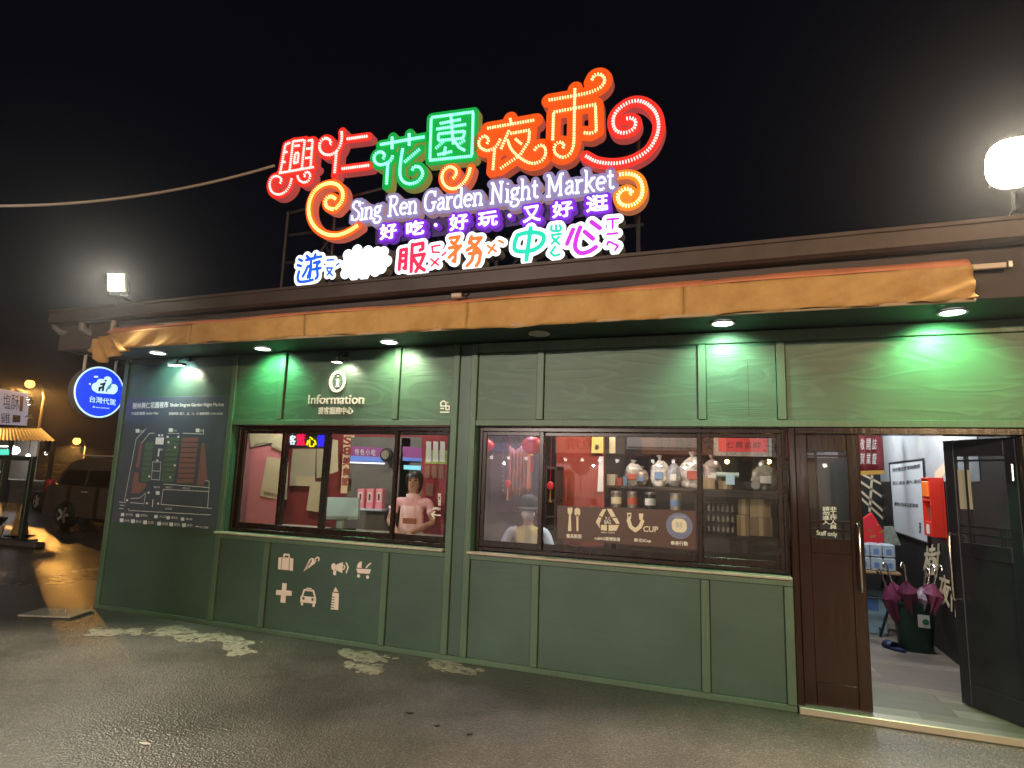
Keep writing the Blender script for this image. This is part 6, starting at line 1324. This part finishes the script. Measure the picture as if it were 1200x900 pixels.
# ---- parked cars
CARP = mat('dark_bronze_car_paint', (.13, .10, .085), .2, .5, coat=.9); CARP2 = mat('black_car_paint', (.16, .15, .14), .2, .4, coat=.9)
CG = mat('car_glass', (.006, .006, .008), .05, spec=.8); TY = mat('tyre_rubber', (.012, .012, .012), .8); RIMM = mat('alloy_rim', (.60, .58, .55), .35, .5)
def car(base, rz, side, roofp, paint, label, wheels, W_=.88):
    """side: lower-body outline (x,z); roofp: greenhouse outline; x forward"""
    t = thing('parked_car', label, 'car', base, rz, 'cars parked beyond the building'); WORLD[t.name] = Vector((0, 0, 0))
    def loft(outline, secs):
        mb = MB(); n_ = len(outline); vs = []
        cx_ = sum(p[0] for p in outline)/n_; cz_ = sum(p[1] for p in outline)/n_
        for (y, kx, kz) in secs: vs += [(cx_+(x-cx_)*kx, y, cz_+(z-cz_)*kz) for x, z in outline]
        k = len(secs); mb.add(vs, [(i*n_+j, i*n_+(j+1) % n_, (i+1)*n_+(j+1) % n_, (i+1)*n_+j) for i in range(k-1) for j in range(n_)]+[list(range(n_)), [(k-1)*n_+j for j in range(n_)][::-1]]); return mb
    loc(loft(side, [(-W_, .965, .90), (-W_+.05, .99, .975), (-W_+.12, 1, 1), (W_-.12, 1, 1), (W_-.05, .99, .975), (W_, .965, .90)]), 'body', paint, t)
    rf = loc(loft(roofp, [(-W_+.14, .955, .96), (-W_+.20, .985, .99), (-W_+.28, 1, 1), (W_-.28, 1, 1), (W_-.20, .985, .99), (W_-.14, .955, .96)]), 'roof', paint, t)
    # side glazing: two to three panes
    xs_ = [p[0] for p in roofp]; zmin = min(p[1] for p in roofp); zmax = max(p[1] for p in roofp); n3 = 3
    def at_z(f):   # x-extent of the greenhouse at a height
        z = zmin+(zmax-zmin)*f; c = []
        for (xa, za), (xb, zb_) in zip(roofp, roofp[1:]+roofp[:1]):
            if (za-z)*(zb_-z) < 0: c.append(xa+(xb-xa)*(z-za)/(zb_-za))
        return (min(c), max(c)) if len(c) > 1 else (min(xs_), max(xs_))
    l0, l1 = at_z(.10), at_z(.82); z0, z1 = zmin+(zmax-zmin)*.10, zmin+(zmax-zmin)*.82
    for sd in (-1, 1):
        yy = sd*(W_-.132); dirn = (0, -1, 0) if sd < 0 else (0, 1, 0)
        for k in range(n3):
            f0, f1 = .05+k*.30, .05+(k+1)*.30-.03; L_ = lambda q, f: q[0]+(q[1]-q[0])*f
            mb = MB().poly([(L_(l0, f0), yy, z0), (L_(l0, f1), yy, z0), (L_(l1, f1), yy-sd*.03, z1), (L_(l1, f0), yy-sd*.03, z1)], dirn, .012); loc(mb, 'side_window', CG, t, False)
        for f in (.40, .68): x = l0[0]+(l0[1]-l0[0])*f-.12; loc(MB().bbox(x, x+.17, yy+sd*.15-.012, yy+sd*.15+.012, z0-.16, z0-.13, .006), 'door_handle', RIMM, t, False)
        for wx in wheels:
            c = Vector((wx, sd*(W_-.035), .32)); Mw = Matrix.Translation(c) @ Matrix.Rotation(R(90), 4, 'X')
            wh = loc(MB().lathe([(.20, -.10), (.30, -.105), (.325, -.07), (.325, .07), (.30, .105), (.20, .10)], 24, Mw, False), 'wheel', TY, t)
            rm = MB().lathe([(.001, -.075), (.21, -.075), (.215, .075), (.001, .075)], 24, Mw); loc(rm, 'hub_disc', BLACK, t)
            sp_ = MB()
            for q in range(5): a = q*2*math.pi/5; sp_.box(.02, .205, -.032, .032, -.095, .095, Mw @ Matrix.Rotation(a, 4, 'Z'))
            o = loc(sp_, 'rim', RIMM, t, False); o['kind'] = 'stuff'
            loc(MB().lathe([(.20, -.095), (.225, -.098), (.225, .098), (.20, .095)], 24, Mw, False), 'rim_lip', RIMM, t)
    return t
mpv = [(-2.12, .30), (-2.15, .55), (-2.12, .95), (-2.02, 1.08), (.85, 1.02), (1.75, .92), (2.12, .75), (2.18, .40), (2.1, .26), (-2.0, .24)]
mpr = [(-2.05, 1.0), (-1.84, 1.32), (-1.50, 1.62), (-1.05, 1.74), (.2, 1.75), (.55, 1.62), (1.3, 1.02), (1.2, .96), (-2.0, .96)]
wp = PZ(80, 618, 0); 
c1_ = car((wp.x+1.28+.05, wp.y+.75, 0), R(2), mpv, mpr, CARP, 'dark bronze people carrier parked beside the green building, rear wheel showing', (-1.28, 1.38))
TL = mat('red_tail_lamp', (.28, .02, .015), .2, emit=(1, .05, .03), es=.03)
for sd in (-1, 1): loc(MB().bbox(-2.14, -1.98, sd*.79-.065, sd*.79+.065, .86, 1.16, .03), 'tail_light', TL, c1_, False)
loc(MB().bbox(-2.24, -2.08, -.80, .80, .34, .58, .05), 'bumper', CARP, c1_, False)
loc(MB().bbox(-1.55, .3, -.60, -.57, 1.765, 1.795, .008), 'roof_rail', RIMM, c1_, False)
sed = [(-2.2, .32), (-2.22, .62), (-2.1, .86), (-1.5, .92), (1.0, .90), (1.9, .80), (2.2, .62), (2.2, .34), (2.1, .24), (-2.1, .24)]
sdr = [(-1.9, .86), (-1.1, 1.36), (-.6, 1.43), (.1, 1.42), (.9, .88), (.8, .84), (-1.8, .84)]
wp = PZ(54, 603, 0); c2_ = car((wp.x+.2, wp.y+1.2, 0), R(170), sed, sdr, CARP2, 'black saloon car parked behind the people carrier', (-1.35, 1.38))
HLm = emis('head_lamp_glint', (1, .9, .75), 2.0)
for sd in (-1, 1): loc(MB().bbox(1.98, 2.17, sd*.66-.13, sd*.66+.13, .62, .74, .03), 'headlight', mat('head_lamp_glass', (.7, .68, .62), .1), c2_, False)
# ---- low kerb island with glass booth frame
GRF = mat('dark_green_frame_paint', (.02, .035, .026), .4)
bo = thing('booth_frame', 'dark green glazed booth frame at the left edge', 'booth', (-14.0, 3.4, 0))
zt_ = 1.66; bx0, bx1, by0, by1 = -15.9, -13.40, 3.25, 4.4
for x, y in [(bx1, by0), (bx0, by0), (-14.25, by0)]: MB().bbox(x-.045, x+.045, y-.045, y+.045, 0, zt_-.051, .006).build('post', GRF, bo)
for y in (by0,): MB().bbox(bx0-.05, bx1+.05, y-.05, y+.05, zt_-.05, zt_+.04, .006).build('top_beam', GRF, bo)
for x in (bx1, bx0): MB().bbox(x-.05, x+.05, by0-.3, by0+.3, 0, .03, .004).build('foot', GRF, bo)
MB().box(-14.20, bx1-.046, by0-.004, by0+.004, .75, zt_-.052).build('pane', GLASS, bo)
net = MB(); 
for k in range(14):
    x = -14.2+k*.055; net.tube([(x, by0, .12), (x+.30 if x+.30 < bx1-.05 else bx1-.05, by0, .74)], .004, 4); net.tube([(x+.05, by0+.01, .12), (max(x-.25, -14.2), by0+.01, .74)], .004, 4)
net.build('wire_mesh', mat('brass_wire', (.35, .22, .08), .4, .6), bo)['kind'] = 'stuff'
cone = thing('traffic_cone', 'pale cone standing inside the booth frame', 'cone', (-14.35, 3.8, 0)); MB().lathe([(.17, .02), (.16, .03), (.05, .66), (.03, .68)], 16, Matrix.Translation((-14.35, 3.8, 0))).build('cone', mat('pale_orange_cone', (.55, .30, .14), .6), cone, True); MB().bbox(-14.55, -14.15, 3.6, 4.0, 0, .028, .006).build('base', BLACK, cone)
bk = thing('dark_basin', 'dark basin on a white bucket at the left edge', 'basin', (-13.85, 3.0, 0)); MB().lathe([(.13, 0), (.14, .02), (.17, .30), (.16, .30)], 16, Matrix.Translation((-13.85, 3.0, 0))).build('bucket', WHITE, bk, True); MB().lathe([(.16, .302), (.24, .42), (.25, .46), (.22, .46), (.15, .36)], 20, Matrix.Translation((-13.95, 3.0, 0))).build('basin', BLACK, bk, True)
kb = MB().bbox(-18, -12.2, 2.75, 2.95, 0, .10, .02).build('kerb', mat('dark_kerb', (.06, .05, .045), .8, var=.2)); tag(kb, 'low dark kerb in front of the booth frame', kind='structure')
# ---- lit market stall
SYY = 8.0
sa = thing('market_stall', 'lit market stall with a corrugated metal roof at the left edge', 'stall', PY(10, 600, SYY+1))
e0, e1, e2 = PY(66, 519, SYY), PY(-60, 503, SYY), PY(26, 499, SYY+2.2)
rf = MB(); n_ = 70; vs = []
xa, xb = PY(-90, 520, SYY).x, e0.x; zz = e0.z
for i in range(n_+1):
    x = xa+(xb-xa)*i/n_; w_ = .022*(1 if i % 2 else -1)
    zr_ = zz+.06+w_; vs += [(x, SYY, zr_), (x*(SYY+7.345)/(SYY+5.145)-.9*max(0, (i/n_-.6)/.4), SYY+2.2, zz+.62+w_)]
rf.add(vs, [(2*i, 2*i+2, 2*i+3, 2*i+1) for i in range(n_)]); o = rf.build('roof', mat('corrugated_sheet', (.05, .047, .045), .4, .5), sa); o.modifiers.new('t', 'SOLIDIFY').thickness = .01
for x in (xb-.35, xb-2.4): MB().bbox(x-.05, x+.05, SYY+.1, SYY+.2, 0, zz+.05, .006).build('post', DSTEEL, sa)
MB().bbox(xa, xb*1.15-.9, SYY+1.9, SYY+2.0, 0, zz+.5, .01).build('back_wall', mat('stall_back_wall', (.25, .22, .19), .7), sa); MB().bbox(xa, xb-.9, SYY+.35, SYY+.9, 0, .95, .01).build('counter', GC, sa)
MB().poly([PY(u, v, SYY+.05) for u, v in [(-20, 526), (9, 526.5), (9, 533), (-20, 533)]], (0, 1, 0), .04).build('green_lamp_box', emis('green_exit_box', (.1, .75, .55), 1.0), sa)
tube_light(PY(8, 527, SYY+.7).x, SYY+.7, PY(8, 525, SYY+.7).z+.05, .9, 60, (.95, .97, 1), 'bright white tube light under the stall roof')
ss = thing('stall_signboard', 'pale lit signboard with dark characters on the stall roof', 'signboard', PY(0, 497, SYY+.4)); ys = SYY+.4
MB().poly([PY(u, v, ys) for u, v in [(-25, 452), (30.5, 460.5), (27, 498.5), (-25, 496)]], (0, 1, 0), .12).build('panel', mat('lit_pale_panel', (.5, .42, .44), .5, emit=(.46, .44, .56), es=.32), ss)
MB().poly([PY(u, v, ys-.01) for u, v in [(23.5, 464), (27.5, 464.6), (26, 482), (22.5, 482)]], (0, 1, 0), .006).build('red_stripe', mat('red_brown_print', (.22, .05, .05), .6), ss)
k = MB(); text_quad(k, '塩酥', PY(3, 479, ys-.008), PY(22, 481, ys-.008), PY(4, 461, ys-.008), (0, -1, 0), 0, .0); text_quad(k, '雞', PY(1, 496, ys-.008), PY(12, 496, ys-.008), PY(1, 484, ys-.008), (0, -1, 0), 0, .0); k.build('lettering', mat('dark_violet_print', (.06, .05, .09), .6), ss)
MB().poly([PY(u, v, ys-.009) for u, v in [(15, 486), (24, 487), (23.5, 495), (14.5, 495)]], (0, 1, 0), .004).build('small_picture', mat('brown_picture', (.16, .09, .09), .6), ss)
for i, (u, v) in enumerate([(34.5, 465), (35.5, 471), (34, 486.5), (55.5, 529)]):
    p = PY(u, v, SYY+.2); t = thing('clamp_lamp', ['upper white clamp lamp beside the stall signboard', 'second white clamp lamp beside the stall signboard', 'lowest white clamp lamp beside the stall signboard', 'white clamp lamp hanging at the end of the stall roof'][i], 'lamp', p, group='clamp lamps on the stall')
    MB().lathe([(.05, 0), (.11, -.08), (.115, -.09), (.04, -.02)], 14, Matrix.Translation(p)).build('shade', STEEL, t, True); MB().ball(p+Vector((0, -.03, -.06)), .055, 8).build('bulb', emis('white_lamp', (1, .97, .9), (2.5, 2.5, .5, 5)[i]), t, True)
    MB().tube([p+Vector((0, .1, .02)), p+Vector((-.35 if i < 3 else 0, .25, .05 if i < 3 else .18))], .015, 6).build('clamp', DSTEEL, t)
for i, (u, v) in enumerate([(18, 528), (10, 528.5), (33, 534), (4, 553)]):
    p = PY(u, v, SYY+.45); t = thing('stall_bulb', ['large white bulb under the stall roof', 'white bulb left of the largest stall bulb', 'small white bulb right of the largest stall bulb', 'white bulb low inside the stall'][i], 'bulb', p, group='bulbs hanging in the stall')
    MB().ball(p, (.13, .07, .06, .10)[i], 8).build('glass', emis('stall_bulb_glow', (1, .97, .9), 7), t, True); MB().tube([p, (p.x, p.y, zz+.1)], .01, 5).build('cord', BLACK, t)

# ================================================================== LAMPS BEHIND THE VIEWER (they show in the window glass)
street_lamp((5.5, -13, 4.7), 0, 3300, 'warm lamp on a pole across the forecourt, mirrored in the window glass', 14, (1, .66, .34), aim=(2, 0, .9), rad=.09, group='lamps across the forecourt')
street_lamp((-5.5, -14, 4.6), 0, 3100, 'warm lamp on a pole opposite the information window, mirrored in the glass', 14, (.97, .88, .76), aim=(-3, 0, .9), rad=.09, group='lamps across the forecourt')

# ---- lit stalls across the forecourt, seen mirrored in the glass
def far_stall(x, y, w_, sign, col, txt, label, z0=2.35):
    t = thing('forecourt_stall', label, 'stall', (x, y, 0), group='stalls across the forecourt')
    MB().bbox(x-w_/2-.2, x+w_/2+.2, y-1.2, y+.5, z0, z0+.08, .02).build('canopy', mat('stall_canopy', (.35, .10, .06), .6), t)
    for dx in (-w_/2, w_/2): MB().bbox(x+dx-.04, x+dx+.04, y+.2, y+.28, 0, z0, .006).build('post', DSTEEL, t)
    MB().bbox(x-w_/2+.1, x+w_/2-.1, y-.3, y+.1, 0, .95, .01).build('counter', GC, t); MB().bbox(x-w_/2, x+w_/2, y-1.2, y-1.1, 0, z0, .01).build('back_wall', mat('stall_rear_wall', (.4, .35, .3), .7), t)
    MB().bbox(x-w_/2, x+w_/2, y+.50, y+.56, z0+.1, z0+.75, .01).build('signboard', mat('lit_stall_sign', tuple(c*.5 for c in col), .5, emit=col, es=.9), t)
    k = MB(); text_quad(k, txt, (x+w_*.35, y+.565, z0+.22), (x-w_*.35, y+.565, z0+.22), (x+w_*.35, y+.565, z0+.64), (0, 1, 0), .004, 0); k.build('lettering', mat('stall_sign_print', (.05, .02, .02), .6), t)
    for i in range(4): p = (x-w_*.38+i*w_*.25, y+.2, z0-.12); MB().ball(p, .06, 8).build('bulb', emis('stall_lamp_glow', (1, .93, .8), 12), t, True)
    lamp('POINT', 'glow', (x, y-.2, z0-.3), 60, (1, .92, .8), t, size=.03)
far_stall(-7.6, -15, 2.6, 0, (.25, .45, 1.), '奶茶', 'blue-signed drink stall across the forecourt')
far_stall(-4.4, -15.3, 2.4, 0, (1., .75, .5), '章魚燒', 'cream-signed snack stall across the forecourt')
far_stall(-1.3, -15, 2.6, 0, (1., .30, .12), '炸雞排', 'orange-signed fried food stall across the forecourt')
far_stall(1.9, -15.4, 2.4, 0, (.95, .95, 1.), '豆花', 'white-signed dessert stall across the forecourt')

# ================================================================== ADDED HAZE: thin scatter standing in for lens bloom round the lamps
hz = MB().box(-62, 14, -18, 42, -1, 8.5).build('haze', [])
hm = bpy.data.materials.new('lamp_bloom_haze'); hm.use_nodes = True; hm.node_tree.nodes.clear()
ho = hm.node_tree.nodes.new('ShaderNodeOutputMaterial'); hv = hm.node_tree.nodes.new('ShaderNodeVolumePrincipled')
hv.inputs['Color'].default_value = (.86, .88, 1, 1); hv.inputs['Density'].default_value = .0007; hv.inputs['Anisotropy'].default_value = .9
hm.node_tree.links.new(hv.outputs[0], ho.inputs['Volume']); hz.data.materials.append(hm); tag(hz, kind='stuff')
